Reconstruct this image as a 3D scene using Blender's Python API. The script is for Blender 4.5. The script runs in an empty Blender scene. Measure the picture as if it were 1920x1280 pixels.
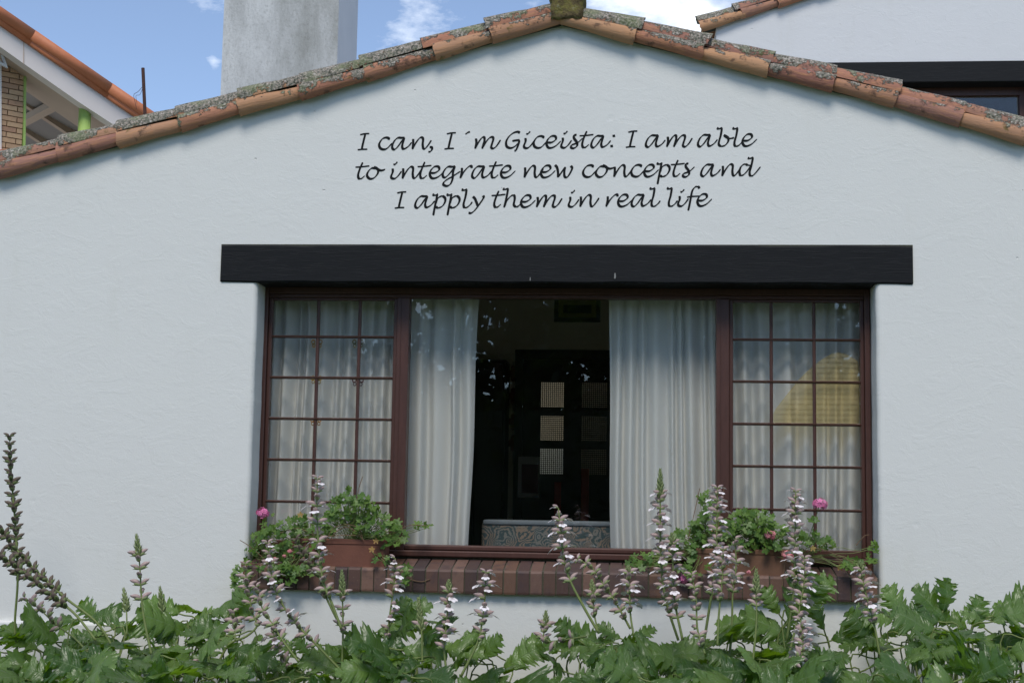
import bpy, bmesh, math, random
from mathutils import Vector, Matrix, noise as mnoise
R = math.radians
rnd = random.Random(7)
S = bpy.context.scene
C = bpy.context.collection

# ------------------------------------------------------------------ camera
F = 2705.9; YAW, PITCH, ROLL = 0.0883653, 0.1102055, 0.0165548
D = 8.0; EYE = 1.6
fw = Vector((-math.sin(YAW)*math.cos(PITCH), math.cos(YAW)*math.cos(PITCH), math.sin(PITCH)))
r0 = Vector((math.cos(YAW), math.sin(YAW), 0)); u0 = r0.cross(fw)
rt = r0*math.cos(ROLL)+u0*math.sin(ROLL); up = u0*math.cos(ROLL)-r0*math.sin(ROLL)
cam = bpy.data.objects.new('camera', bpy.data.cameras.new('camera')); C.objects.link(cam)
cam.data.sensor_width = 36; cam.data.lens = 36*F/1920; cam.data.clip_end = 3000; cam.data.clip_start = .05
M = Matrix((rt, up, -fw)).transposed().to_4x4(); M.translation = (0, -D, EYE)
cam.matrix_world = M; S.camera = cam
CAMP = Vector((0, -D, EYE))

def ray(px, py): return fw+rt*((px-960)/F)-up*((py-640)/F)
def P(px, py, Y=0.0):
    d = ray(px, py); return CAMP+d*((Y+D)/d.y)
def PP(px, py, O, N):
    d = ray(px, py); return CAMP+d*((O-CAMP).dot(N)/d.dot(N))

# ------------------------------------------------------------------ world, sun, exposure
SUN_EL, SUN_AZ = R(54), R(180+2)          # a hazy sun high behind the camera, a little to the left
W = bpy.data.worlds.new('World'); S.world = W; W.use_nodes = True
nt = W.node_tree; nt.nodes.clear()
def wn(t, **k):
    n = nt.nodes.new(t)
    for a, b in k.items(): setattr(n, a, b)
    return n
L_ = nt.links.new
sky = wn('ShaderNodeTexSky', sky_type='NISHITA', sun_disc=False, sun_elevation=SUN_EL, sun_rotation=SUN_AZ, altitude=2500, air_density=1.0, dust_density=0.4, ozone_density=1.3)
tc = wn('ShaderNodeTexCoord')
def wmath(op, a, b=None, c=None, clamp=False):
    n = wn('ShaderNodeMath', operation=op, use_clamp=clamp)
    for i, v in enumerate((a, b, c)):
        if v is None: continue
        if isinstance(v, (int, float)): n.inputs[i].default_value = v
        else: L_(v, n.inputs[i])
    return n.outputs[0]
mp = wn('ShaderNodeMapping'); mp.inputs['Scale'].default_value = (1, 1, 2.2); mp.inputs['Location'].default_value = (3.3, 1.2, .7); L_(tc.outputs['Generated'], mp.inputs[0])
n1 = wn('ShaderNodeTexNoise'); n1.inputs['Scale'].default_value = 5.5; n1.inputs['Detail'].default_value = 9; n1.inputs['Roughness'].default_value = .6
L_(mp.outputs[0], n1.inputs['Vector'])
n2 = wn('ShaderNodeTexNoise'); n2.inputs['Scale'].default_value = 26; n2.inputs['Detail'].default_value = 8; n2.inputs['Roughness'].default_value = .62
L_(mp.outputs[0], n2.inputs['Vector'])
cl = wmath('MULTIPLY_ADD', n1.outputs['Fac'], 3.2, -1.78)           # broken cloud all round
for (px, py, rad, amp) in ((1235, 20, .052, 1.25), (1330, 60, .035, .9), (1120, -25, .03, .8), (400, 118, .009, .75), (770, 2, .018, .3), (850, 25, .03, .12)):
    d = ray(px, py).normalized()
    vd = wn('ShaderNodeVectorMath', operation='DISTANCE'); L_(tc.outputs['Generated'], vd.inputs[0]); vd.inputs[1].default_value = d
    m = wmath('MULTIPLY_ADD', vd.outputs['Value'], -1.0/rad, 1.0, clamp=True)
    cl = wmath('ADD', cl, wmath('MULTIPLY', m, amp))
cl = wmath('ADD', cl, wmath('MULTIPLY_ADD', n2.outputs['Fac'], 1.6, -.8))
cl = wmath('MULTIPLY', wmath('MAXIMUM', cl, .05, None), 1.0, clamp=True)
mx = wn('ShaderNodeMix', data_type='RGBA'); L_(cl, mx.inputs[0]); L_(sky.outputs[0], mx.inputs[6]); mx.inputs[7].default_value = (7.6, 8.0, 8.6, 1)
bg = wn('ShaderNodeBackground'); bg.inputs[1].default_value = 0.138; L_(mx.outputs[2], bg.inputs[0])
wo = wn('ShaderNodeOutputWorld'); L_(bg.outputs[0], wo.inputs[0])
sl = bpy.data.lights.new('sun', 'SUN'); sl.energy = 2.0; sl.angle = R(22); sl.color = (1, .955, .875)
so = bpy.data.objects.new('sun', sl); C.objects.link(so)
sd = Vector((math.sin(SUN_AZ)*math.cos(SUN_EL), math.cos(SUN_AZ)*math.cos(SUN_EL), math.sin(SUN_EL)))
so.rotation_euler = sd.to_track_quat('Z', 'Y').to_euler(); so.location = (-4, -12, 16)
S.view_settings.view_transform = 'Standard'; S.view_settings.look = 'None'; S.view_settings.gamma = 1; S.view_settings.exposure = 0.38
S.view_settings.use_curve_mapping = False
S.render.engine = 'CYCLES'
S.cycles.transparent_max_bounces = 16

# ------------------------------------------------------------------ object helpers
WM = {}
def tag(o, label=None, cat=None, group=None, kind=None):
    if label: o['label'] = label
    if cat: o['category'] = cat
    if group: o['group'] = group
    if kind: o['kind'] = kind
    return o
def link(o, M, parent=None):
    C.objects.link(o)
    if parent is not None:
        o.parent = parent; o.matrix_parent_inverse = WM[parent.name].inverted()
    o.matrix_basis = M; WM[o.name] = M.copy()
    return o
def empty(name, loc, parent=None, **k):
    o = bpy.data.objects.new(name, None); o.empty_display_size = .1
    return tag(link(o, Matrix.Translation(Vector(loc)), parent), **k)
def mesh(name, verts, faces, mats, smooth=False, midx=None, uv=None, center=False):
    c = Vector((0, 0, 0))
    if center and verts:
        lo = [min(v[i] for v in verts) for i in range(3)]; hi = [max(v[i] for v in verts) for i in range(3)]
        c = Vector(((lo[0]+hi[0])/2, (lo[1]+hi[1])/2, lo[2]))
    me = bpy.data.meshes.new(name)
    me.from_pydata([(v[0]-c.x, v[1]-c.y, v[2]-c.z) for v in verts], [], faces)
    for m in (mats if isinstance(mats, (list, tuple)) else [mats]): me.materials.append(m)
    if midx: me.polygons.foreach_set('material_index', midx)
    if smooth: me.polygons.foreach_set('use_smooth', [True]*len(me.polygons))
    if uv:
        ul = me.uv_layers.new(name='uv')
        for lp in me.loops: ul.data[lp.index].uv = uv[lp.vertex_index]
    me.update()
    return me, c
def inst(name, me, M, parent=None, **k):
    return tag(link(bpy.data.objects.new(name, me), M, parent), **k)
class MB:
    def __init__(s): s.v = []; s.f = []; s.m = []
    def add(s, v, f, m=0):
        o = len(s.v); s.v += [tuple(x) for x in v]; s.f += [tuple(i+o for i in q) for q in f]; s.m += [m]*len(f); return s
    def box(s, x0, x1, y0, y1, z0, z1, m=0):
        v = [(x, y, z) for x in (x0, x1) for y in (y0, y1) for z in (z0, z1)]
        return s.add(v, [(0, 1, 3, 2), (4, 6, 7, 5), (0, 4, 5, 1), (2, 3, 7, 6), (0, 2, 6, 4), (1, 5, 7, 3)], m)
    def bbox(s, x0, x1, y0, y1, z0, z1, b=.003, m=0):   # box with chamfered front edges (towards -Y)
        v = [(x0, y0+b, z0), (x1, y0+b, z0), (x1, y0+b, z1), (x0, y0+b, z1), (x0+b, y0, z0+b), (x1-b, y0, z0+b), (x1-b, y0, z1-b), (x0+b, y0, z1-b),
             (x0, y1, z0), (x1, y1, z0), (x1, y1, z1), (x0, y1, z1)]
        return s.add(v, [(4, 5, 6, 7), (0, 1, 5, 4), (1, 2, 6, 5), (2, 3, 7, 6), (3, 0, 4, 7), (0, 8, 9, 1), (1, 9, 10, 2), (2, 10, 11, 3), (3, 11, 8, 0), (8, 11, 10, 9)], m)
    def prism(s, pts, off, m=0):          # polygon extruded by the vector off
        n = len(pts); a = [Vector(p) for p in pts]; b = [p+Vector(off) for p in a]
        return s.add(a+b, [tuple(range(n)), tuple(range(2*n-1, n-1, -1))]+[(i, i+n, (i+1) % n+n, (i+1) % n) for i in range(n)], m)
    def tube(s, pts, rad, n=6, m=0, cap=True):
        pts = [Vector(p) for p in pts]; k = len(pts); rings = []
        for i, p in enumerate(pts):
            t = (pts[min(i+1, k-1)]-pts[max(i-1, 0)]).normalized()
            a = t.cross(Vector((0, 1, .13))).normalized(); b = t.cross(a)
            rr = rad[i] if isinstance(rad, (list, tuple)) else rad
            rings += [p+(a*math.cos(2*math.pi*j/n)+b*math.sin(2*math.pi*j/n))*rr for j in range(n)]
        f = [(i*n+j, i*n+(j+1) % n, (i+1)*n+(j+1) % n, (i+1)*n+j) for i in range(k-1) for j in range(n)]
        if cap: f += [tuple(range(n-1, -1, -1)), tuple((k-1)*n+j for j in range(n))]
        return s.add(rings, f, m)
    def build(s, name, mats, parent=None, smooth=False, **k):
        me, c = mesh(name, s.v, s.f, mats, smooth, s.m, center=True)
        bm = bmesh.new(); bm.from_mesh(me); bmesh.ops.recalc_face_normals(bm, faces=bm.faces); bm.to_mesh(me); bm.free()
        return inst(name, me, Matrix.Translation(c), parent, **k)
def crom(pts, n=8):
    pts = [Vector(p) for p in pts]
    if len(pts) < 3: return [pts[0].lerp(pts[-1], i/n) for i in range(n+1)]
    q = [pts[0]*2-pts[1]]+pts+[pts[-1]*2-pts[-2]]; o = []
    for i in range(1, len(q)-2):
        a, b, c, d = q[i-1:i+3]
        for j in range(n):
            t = j/n; o.append(.5*((2*b)+(c-a)*t+(2*a-5*b+4*c-d)*t*t+(3*b-a-3*c+d)*t**3))
    return o+[pts[-1]]

# ------------------------------------------------------------------ materials
class NM:
    def __init__(s, name, rough=.6, spec=.5):
        s.m = bpy.data.materials.new(name); s.m.use_nodes = True; s.t = s.m.node_tree; s.t.nodes.clear()
        s.out = s.n('ShaderNodeOutputMaterial'); s.b = s.n('ShaderNodeBsdfPrincipled')
        s.l(s.b.outputs[0], s.out.inputs[0]); s.b.inputs['Roughness'].default_value = rough
        s.b.inputs['Specular IOR Level'].default_value = spec; s.tc = s.n('ShaderNodeTexCoord'); s.oi = None; s.geo = None
    def n(s, t, **k):
        q = s.t.nodes.new(t)
        for a, b in k.items(): setattr(q, a, b)
        return q
    def l(s, a, b): s.t.links.new(a, b)
    def vec(s, sc=(1, 1, 1), coord='Object', rot=(0, 0, 0), rand=0.0):
        q = s.n('ShaderNodeMapping'); q.inputs['Scale'].default_value = sc; q.inputs['Rotation'].default_value = rot
        src = s.tc.outputs[coord]
        if coord == 'World':
            pass
        if rand:
            s.rand(); w = s.n('ShaderNodeVectorMath', operation='ADD'); s.l(src, w.inputs[0])
            c = s.n('ShaderNodeCombineXYZ'); mm = s.math('MULTIPLY', s.rand(), rand)
            for i in range(3): s.l(mm, c.inputs[i])
            s.l(c.outputs[0], w.inputs[1]); src = w.outputs[0]
        s.l(src, q.inputs[0]); return q.outputs[0]
    def pos(s, sc=(1, 1, 1)):
        if not s.geo: s.geo = s.n('ShaderNodeNewGeometry')
        q = s.n('ShaderNodeMapping'); q.inputs['Scale'].default_value = sc; s.l(s.geo.outputs['Position'], q.inputs[0]); return q.outputs[0]
    def rand(s):
        if not s.oi: s.oi = s.n('ShaderNodeObjectInfo')
        return s.oi.outputs['Random']
    def noise(s, scale, v, detail=6, rough=.55, dist=0):
        q = s.n('ShaderNodeTexNoise'); q.inputs['Scale'].default_value = scale; q.inputs['Detail'].default_value = detail
        q.inputs['Roughness'].default_value = rough; q.inputs['Distortion'].default_value = dist
        if v is not None: s.l(v, q.inputs['Vector'])
        return q.outputs['Fac']
    def vor(s, scale, v, feature='F1'):
        q = s.n('ShaderNodeTexVoronoi', feature=feature); q.inputs['Scale'].default_value = scale; s.l(v, q.inputs['Vector']); return q
    def math(s, op, a, b=None, c=None, clamp=False):
        q = s.n('ShaderNodeMath', operation=op, use_clamp=clamp)
        for i, v in enumerate((a, b, c)):
            if v is None: continue
            if isinstance(v, (int, float)): q.inputs[i].default_value = v
            else: s.l(v, q.inputs[i])
        return q.outputs[0]
    def ramp(s, f, stops):
        q = s.n('ShaderNodeValToRGB'); e = q.color_ramp.elements
        while len(e) < len(stops): e.new(.5)
        for i, (p, c) in enumerate(stops):
            e[i].position = p; e[i].color = (*c, 1) if len(c) == 3 else c
        s.l(f, q.inputs[0]); return q.outputs[0]
    def step(s, f, a, b):
        q = s.n('ShaderNodeMapRange'); q.interpolation_type = 'SMOOTHSTEP'; s.l(f, q.inputs[0]); q.inputs[1].default_value = a; q.inputs[2].default_value = b; return q.outputs[0]
    def mix(s, f, a, b):
        q = s.n('ShaderNodeMix', data_type='RGBA')
        for i, v in ((0, f), (6, a), (7, b)):
            if isinstance(v, (int, float)): q.inputs[i].default_value = v
            elif isinstance(v, tuple): q.inputs[i].default_value = (*v, 1)
            else: s.l(v, q.inputs[i])
        return q.outputs[2]
    def base(s, c):
        if isinstance(c, tuple): s.b.inputs['Base Color'].default_value = (*c, 1)
        else: s.l(c, s.b.inputs['Base Color'])
        return s
    def bump(s, h, strength=.3, dist=.01, prev=None):
        q = s.n('ShaderNodeBump'); q.inputs['Strength'].default_value = strength; q.inputs['Distance'].default_value = dist
        s.l(h, q.inputs['Height'])
        if prev is not None: s.l(prev, q.inputs['Normal'])
        s.l(q.outputs[0], s.b.inputs['Normal']); return q.outputs[0]
def simple(name, col, rough=.6, var=.25, scale=30, bump=.15, bd=.003, spec=.5):
    q = NM(name, rough, spec); v = q.pos()
    nf = q.noise(scale, v)
    q.base(q.mix(nf, tuple(c*(1-var) for c in col), tuple(c*(1+var) for c in col)))
    if bump: q.bump(q.noise(scale*4, v), bump, bd)
    return q.m

def m_plaster(name, col, seed=0.0, stain=(.42, .44, .36)):
    q = NM(name, .62, .35); v = q.pos()
    big = q.noise(1.1, v, 4); mid = q.noise(9, v, 5)
    c = q.mix(q.math('MULTIPLY', big, .8), tuple(x*.93 for x in col), col)
    c = q.mix(q.math('MULTIPLY', q.step(mid, .56, .8), .22), c, tuple(x*.86 for x in col))
    c = q.mix(q.math('MULTIPLY', q.step(q.noise(2.6, q.pos((2.2, 1, .5)), 7, .65), .55, .75), .16), c, tuple(a_*b_ for a_, b_ in zip(col, (.78, .77, .68))))
    # little specks of dirt and insect marks
    vo = q.vor(5.5, q.pos((1, 1, .8))); nn = q.noise(70, v, 3)
    sp = q.math('MULTIPLY', q.step(q.math('ADD', vo.outputs['Distance'], q.math('MULTIPLY', nn, .03)), .036, .028), q.step(q.n_sep(vo.outputs['Color']), .55, .6)) if hasattr(q, 'n_sep') else q.step(q.math('ADD', vo.outputs['Distance'], q.math('MULTIPLY', nn, .03)), .034, .026)
    c = q.mix(q.math('MULTIPLY', sp, .6), c, (.12, .11, .08))
    q.base(c)
    # rough-cast relief: fine sand, trowel drags, dents
    dr = q.noise(11, q.pos((1, 1, 1.8)), 7, .6, .6)
    fine = q.noise(120, v, 4, .6)
    lump = q.noise(34, q.pos((1, 1, 1.7)), 5, .6)
    dent = q.vor(3.1, v).outputs['Distance']; dd = q.step(q.math('ADD', dent, q.math('MULTIPLY', q.noise(25, v), .12)), .05, .14)
    tro = q.step(q.noise(5, q.pos((1, 1, 1.6)), 8, .68, 1.2), .48, .6); p1 = q.bump(dr, .12, .006); p2 = q.bump(lump, .16, .004, p1); p3 = q.bump(dd, .5, .003, p2); d2v = q.vor(4.3, q.pos((1, 1, 1.3))); d2 = q.step(q.math('ADD', d2v.outputs['Distance'], q.math('MULTIPLY', q.noise(60, v, 4), .07)), .045, .07); p3 = q.bump(d2, .9, .004, p3); p4 = q.bump(tro, .2, .002, p3); q.bump(fine, .35, .0018, p4)
    return q.m
MAT = {}
MAT['plaster'] = m_plaster('white_plaster', (.735, .725, .69))
MAT['plaster_back'] = m_plaster('white_plaster_far', (.70, .69, .69))

def m_lichen_tile():
    q = NM('lichen_terracotta', .85, .25); v = q.pos(); r = q.rand()
    ob = q.vec((1, 1, 1), 'Object', rand=7.0)
    base = q.ramp(r, [(0, (.42, .185, .11)), (.2, (.30, .15, .12)), (.4, (.48, .27, .15)), (.6, (.29, .13, .10)), (.8, (.44, .20, .12)), (1, (.36, .19, .155))])
    streak = q.noise(9, q.vec((1.2, 9, 9), rand=5.0), 6, .6, .8)
    c = q.mix(q.step(streak, .42, .72), base, q.mix(.55, base, (.55, .27, .12)))
    c = q.mix(q.math('MULTIPLY', q.step(q.noise(11, ob, 5, .6), .56, .68), .75), c, (.07, .045, .035))
    sx = q.n('ShaderNodeSeparateXYZ'); q.l(q.tc.outputs['Object'], sx.inputs[0]); upf = sx.outputs[2]
    patch = q.noise(8, ob, 7, .68)
    k = q.math('ADD', q.math('MULTIPLY_ADD', upf, 9.0, -.72), q.math('MULTIPLY_ADD', patch, 3.4, -1.7))
    k = q.math('ADD', k, q.math('MULTIPLY_ADD', q.noise(60, v, 4, .7), .9, -.45))
    k = q.math('ADD', k, q.math('MULTIPLY_ADD', r, .7, -.38)); cov = q.step(k, .0, .14)
    sp = q.noise(75, v, 5, .75)
    lic = q.ramp(sp, [(.32, (.045, .04, .03)), (.44, (.13, .125, .095)), (.51, (.27, .265, .22)), (.57, (.42, .30, .24)), (.63, (.60, .60, .54))])
    lic = q.mix(q.step(q.noise(6, ob), .5, .66), lic, q.mix(.5, lic, (.20, .24, .10)))
    c = q.mix(cov, c, lic)
    # moss in spots along the lower edge and joints
    mo = q.step(q.noise(8, q.vec((1, 1, 1), rand=13.0), 5, .6), .64, .72)
    c = q.mix(q.math('MULTIPLY', mo, .7), c, (.10, .09, .02))
    q.base(c)
    h = q.math('ADD', q.math('MULTIPLY', cov, q.math('MULTIPLY_ADD', sp, 1.4, .4)), q.math('MULTIPLY', streak, .5))
    q.bump(h, 1, .008); return q.m
MAT['tile'] = m_lichen_tile()
def m_moss():
    q = NM('mossy_mortar', .95, .1); v = q.pos()
    c = q.ramp(q.noise(22, v, 8, .65), [(.3, (.05, .037, .02)), (.45, (.15, .115, .06)), (.56, (.19, .165, .05)), (.7, (.32, .29, .22))])
    q.base(c); q.bump(q.noise(40, v, 8, .7), 1, .02); return q.m
MAT['moss'] = m_moss()
MAT['mortar_dark'] = simple('dark_gap_mortar', (.055, .055, .035), .95, .5, 40, .6, .01)  # dark fill for the gaps between tile rows and round the lintel

def m_beam():
    q = NM('black_painted_timber', .6, .22); v = q.pos((.7, 3, 9))
    g = q.noise(9, v, 8, .65, 1.2)
    c = q.ramp(g, [(.3, (.0045, .0047, .0055)), (.55, (.008, .0083, .0095)), (.75, (.012, .0123, .0135))])
    w = q.step(q.noise(26, q.pos((1, 1, 1)), 7, .75), .68, .74)
    c = q.mix(q.math('MULTIPLY', w, .35), c, (.16, .16, .15)); q.base(c)
    q.bump(q.math('ADD', g, q.math('MULTIPLY', q.step(g, .56, .6), .5)), .35, .003); return q.m
MAT['beam'] = m_beam()
def m_wood(name, col, rough=.42):
    q = NM(name, rough, .5); v = q.pos()
    a = q.noise(18, q.pos((3, 3, .5)), 6, .6)
    c = q.mix(a, tuple(x*.6 for x in col), tuple(x*1.25 for x in col))
    w = q.step(q.noise(40, v, 7, .7), .66, .74); c = q.mix(q.math('MULTIPLY', w, .5), c, tuple(x*.35 for x in col)); q.base(c)
    q.bump(q.noise(50, q.pos((1, 1, .5)), 6), .35, .003); return q.m
MAT['frame'] = m_wood('oxblood_window_paint', (.078, .031, .022))
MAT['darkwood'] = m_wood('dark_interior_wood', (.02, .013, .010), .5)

def m_brick():
    q = NM('glazed_sill_brick', .62, .4); v = q.pos(); r = q.rand()
    base = q.ramp(r, [(0, (.165, .085, .052)), (.22, (.050, .030, .028)), (.4, (.12, .060, .042)), (.6, (.065, .036, .032)), (.8, (.19, .105, .075)), (1, (.055, .034, .032))])
    c = q.mix(q.step(q.noise(16, v, 5), .45, .7), base, q.mix(.6, base, (.05, .032, .035)))
    sx = q.n('ShaderNodeSeparateXYZ')
    if not q.geo: q.geo = q.n('ShaderNodeNewGeometry')
    q.l(q.geo.outputs['Position'], sx.inputs[0])
    w = q.step(q.noise(60, v, 6, .7), .62, .72); c = q.mix(q.math('MULTIPLY', w, .4), c, (.25, .19, .15)); q.base(c)
    q.bump(q.noise(90, v, 6, .7), .5, .003); return q.m
MAT['brick'] = m_brick()
MAT['mortar'] = simple('grey_mortar', (.085, .08, .055), .95, .4, 60, .6, .004)

def m_glass():
    m = bpy.data.materials.new('window_glass'); m.use_nodes = True; t = m.node_tree; t.nodes.clear()
    o = t.nodes.new('ShaderNodeOutputMaterial'); tr = t.nodes.new('ShaderNodeBsdfTransparent'); gl = t.nodes.new('ShaderNodeBsdfGlossy')
    mx = t.nodes.new('ShaderNodeMixShader'); fr = t.nodes.new('ShaderNodeFresnel'); fr.inputs[0].default_value = 1.45
    bk = t.nodes.new('ShaderNodeNewGeometry'); mr = t.nodes.new('ShaderNodeMapRange'); mr.inputs[3].default_value = 1.52; mr.inputs[4].default_value = 1/1.52; t.links.new(bk.outputs['Backfacing'], mr.inputs[0]); t.links.new(mr.outputs[0], fr.inputs[0]); tr.inputs[0].default_value = (.97, .97, .955, 1); gl.inputs['Roughness'].default_value = 0.0; gl.inputs[0].default_value = (1, 1, 1, 1)
    ge = t.nodes.new('ShaderNodeNewGeometry'); no = t.nodes.new('ShaderNodeTexNoise'); no.inputs['Scale'].default_value = 3.0; no.inputs['Detail'].default_value = 1
    bu = t.nodes.new('ShaderNodeBump'); bu.inputs['Strength'].default_value = .12; bu.inputs['Distance'].default_value = .004
    t.links.new(ge.outputs['Position'], no.inputs[0]); t.links.new(no.outputs['Fac'], bu.inputs['Height']); t.links.new(bu.outputs[0], gl.inputs['Normal'])
    t.links.new(fr.outputs[0], mx.inputs[0]); t.links.new(tr.outputs[0], mx.inputs[1]); t.links.new(gl.outputs[0], mx.inputs[2]); t.links.new(mx.outputs[0], o.inputs[0])
    return m
MAT['glass'] = m_glass()
def m_curtain():
    q = NM('cream_voile', .9, .1); v = q.pos()
    q.base(q.mix(q.noise(5, q.pos((3, 1, .4)), 4), (.76, .76, .75), (.86, .86, .845)))
    q.bump(q.noise(220, v, 2), .15, .001)
    tr = q.n('ShaderNodeBsdfTranslucent'); tr.inputs[0].default_value = (.8, .8, .79, 1); mx = q.n('ShaderNodeMixShader'); mx.inputs[0].default_value = .25
    q.l(q.b.outputs[0], mx.inputs[1]); q.l(tr.outputs[0], mx.inputs[2]); q.l(mx.outputs[0], q.out.inputs[0]); return q.m
MAT['curtain'] = m_curtain()
def m_damask():
    q = NM('damask_upholstery', .9, .15); v = q.pos()
    w = q.pos((1, 1, 1)); nz = q.noise(22, w, 3, .6)
    vo = q.vor(10, w, 'SMOOTH_F1'); a = q.math('SINE', q.math('MULTIPLY', q.math('ADD', vo.outputs['Distance'], q.math('MULTIPLY', nz, .25)), 75))
    b = q.noise(42, w, 2, .5, 2.5); k = q.step(q.math('ADD', a, q.math('MULTIPLY_ADD', b, 3, -1.5)), -.25, .25)
    ground = q.mix(q.step(q.noise(9, w, 2), .45, .6), (.26, .20, .16), (.20, .20, .19))
    q.base(q.mix(k, (.065, .095, .105), ground)); q.bump(q.noise(300, v, 2), .3, .001); return q.m
MAT['damask'] = m_damask()
MAT['piping'] = simple('blue_grey_cloth', (.20, .23, .26), .9, .1, 60)
MAT['paint_text'] = simple('black_sign_paint', (.006, .0075, .008), .75, .3, 60, 0, spec=.2)
MAT['terracotta'] = simple('terracotta_planter_clay', (.17, .065, .042), .85, .22, 14, .3, .004)
MAT['terracotta2'] = simple('brown_terracotta_planter_clay', (.16, .078, .045), .85, .2, 14, .3, .004)
MAT['soil'] = simple('soil', (.035, .024, .016), 1, .5, 30, .8, .02)
MAT['grass'] = simple('grass_blades', (.05, .09, .025), .8, .4, 3, .5, .02)
MAT['room'] = simple('dim_room_paint', (.62, .58, .46), .9, .06, 3, 0)
MAT['floor'] = simple('interior_floor', (.12, .06, .035), .5, .3, 6, 0)
MAT['black'] = simple('black_lacquer', (.012, .012, .015), .4, .2, 20, 0)
MAT['rust'] = simple('rusty_iron', (.07, .028, .02), .85, .5, 60, .5, .002)
MAT['stem'] = simple('green_stem', (.15, .19, .05), .6, .35, 60, .2, .001)
MAT['stem_brown'] = simple('dry_brown_stem', (.16, .095, .05), .8, .35, 60, .2, .001)

def m_leaf(name, a, b, tcol, rough=.38, veins=True, tr=.28):
    q = NM(name, rough, .5); r = q.rand()
    c = q.mix(r, a, b); c = q.mix(q.math('MULTIPLY', q.noise(14, q.pos(), 4), .6), c, tuple(x*.5 for x in a))
    if veins:
        sx = q.n('ShaderNodeSeparateXYZ'); q.l(q.tc.outputs['UV'], sx.inputs[0])
        s_ = q.math('ABSOLUTE', sx.outputs[0]); t_ = sx.outputs[1]
        ph = q.math('FRACT', q.math('ADD', q.math('MULTIPLY', t_, 4.5), .5))   # one main vein a lobe
        d1 = q.math('ABSOLUTE', q.math('SUBTRACT', ph, .5))
        v1 = q.step(d1, .05, .01)
        mid = q.step(s_, .055, .02)
        ph2 = q.math('FRACT', q.math('MULTIPLY', q.math('ADD', q.math('MULTIPLY', t_, 4.5), q.math('MULTIPLY', s_, -1.2)), 3.0))
        v2 = q.math('MULTIPLY', q.step(q.math('ABSOLUTE', q.math('SUBTRACT', ph2, .5)), .12, .02), .4)
        vv = q.math('MAXIMUM', q.math('MAXIMUM', v1, mid), v2)
        c = q.mix(q.math('MULTIPLY', vv, .5), c, (.17, .24, .11))
        q.bump(q.math('ADD', q.math('MULTIPLY', vv, -1), q.math('MULTIPLY', q.noise(60, q.pos()), .8)), .5, .004)
    q.base(c)
    tt = q.n('ShaderNodeBsdfTranslucent'); tt.inputs[0].default_value = (*tcol, 1); mx = q.n('ShaderNodeMixShader'); mx.inputs[0].default_value = tr
    q.l(q.b.outputs[0], mx.inputs[1]); q.l(tt.outputs[0], mx.inputs[2]); q.l(mx.outputs[0], q.out.inputs[0]); return q.m
MAT['leaf'] = m_leaf('acanthus_leaf', (.030, .078, .015), (.175, .275, .070), (.34, .62, .02), .30)
MAT['gleaf'] = m_leaf('geranium_leaf', (.06, .14, .02), (.17, .28, .05), (.26, .42, .04), .5, False)
MAT['gyellow'] = m_leaf('yellowed_leaf', (.36, .26, .06), (.42, .20, .05), (.4, .3, .03), .6, False)
MAT['treeleaf'] = m_leaf('tree_leaf', (.03, .06, .02), (.05, .09, .03), (.1, .18, .02), .5, False)
MAT['hood'] = simple('purple_calyx', (.40, .285, .265), .6, .35, 120, .2, .001)
MAT['hood_dry'] = simple('dark_seed_calyx', (.13, .095, .07), .7, .4, 120, .2, .001)
MAT['bract'] = simple('green_bract', (.23, .28, .11), .6, .35, 90, .2, .001)
MAT['bract_dry'] = simple('olive_bract', (.12, .155, .05), .7, .35, 90, .2, .001)
MAT['lip'] = simple('white_petal', (.80, .74, .74), .6, .06, 60, 0)
MAT['pink'] = simple('pink_petal', (.74, .20, .40), .6, .2, 80, 0)
MAT['salmon'] = simple('salmon_petal', (.72, .26, .28), .6, .25, 80, 0)

# ------------------------------------------------------------------ ground
def sheet(name, x0, x1, y0, y1, z, mat, **k):
    return MB().add([(x0, y0, z), (x1, y0, z), (x1, y1, z), (x0, y1, z)], [(0, 1, 2, 3)]).build(name, mat, **k)
sheet('ground', -400, 400, -400, 400, -.02, MAT['grass'], kind='structure', label='grass ground around the house')
sheet('soil_bed', -6, 6, -2.3, -.001, 0, MAT['soil'], kind='structure', label='soil of the flower bed')

sheet('bounce_sheet', -60, -2.4, 4.6, 40, -.012, simple('pale_bounce', (.5, .47, .42), .9, .15, 3, .2), kind='structure', label='unseen pale ground sheet added to bounce light under the left building')  # added out of view to bounce light up onto the left soffit
# ------------------------------------------------------------------ the white house
house = empty('house', (0, 0, 0), label='white plastered house with a low tiled gable, a wide window and black painted lettering', cat='house')
XL = P(474, 770).x; XR = P(1645, 770).x                 # window opening
ZT = (P(481, 527).z+P(1641, 531).z)/2                   # underside of the lintel
ZB = P(800, 1107).z-.002                                # underside of the brick sill
DEP = .19                                               # window set back
TH = .34
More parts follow.
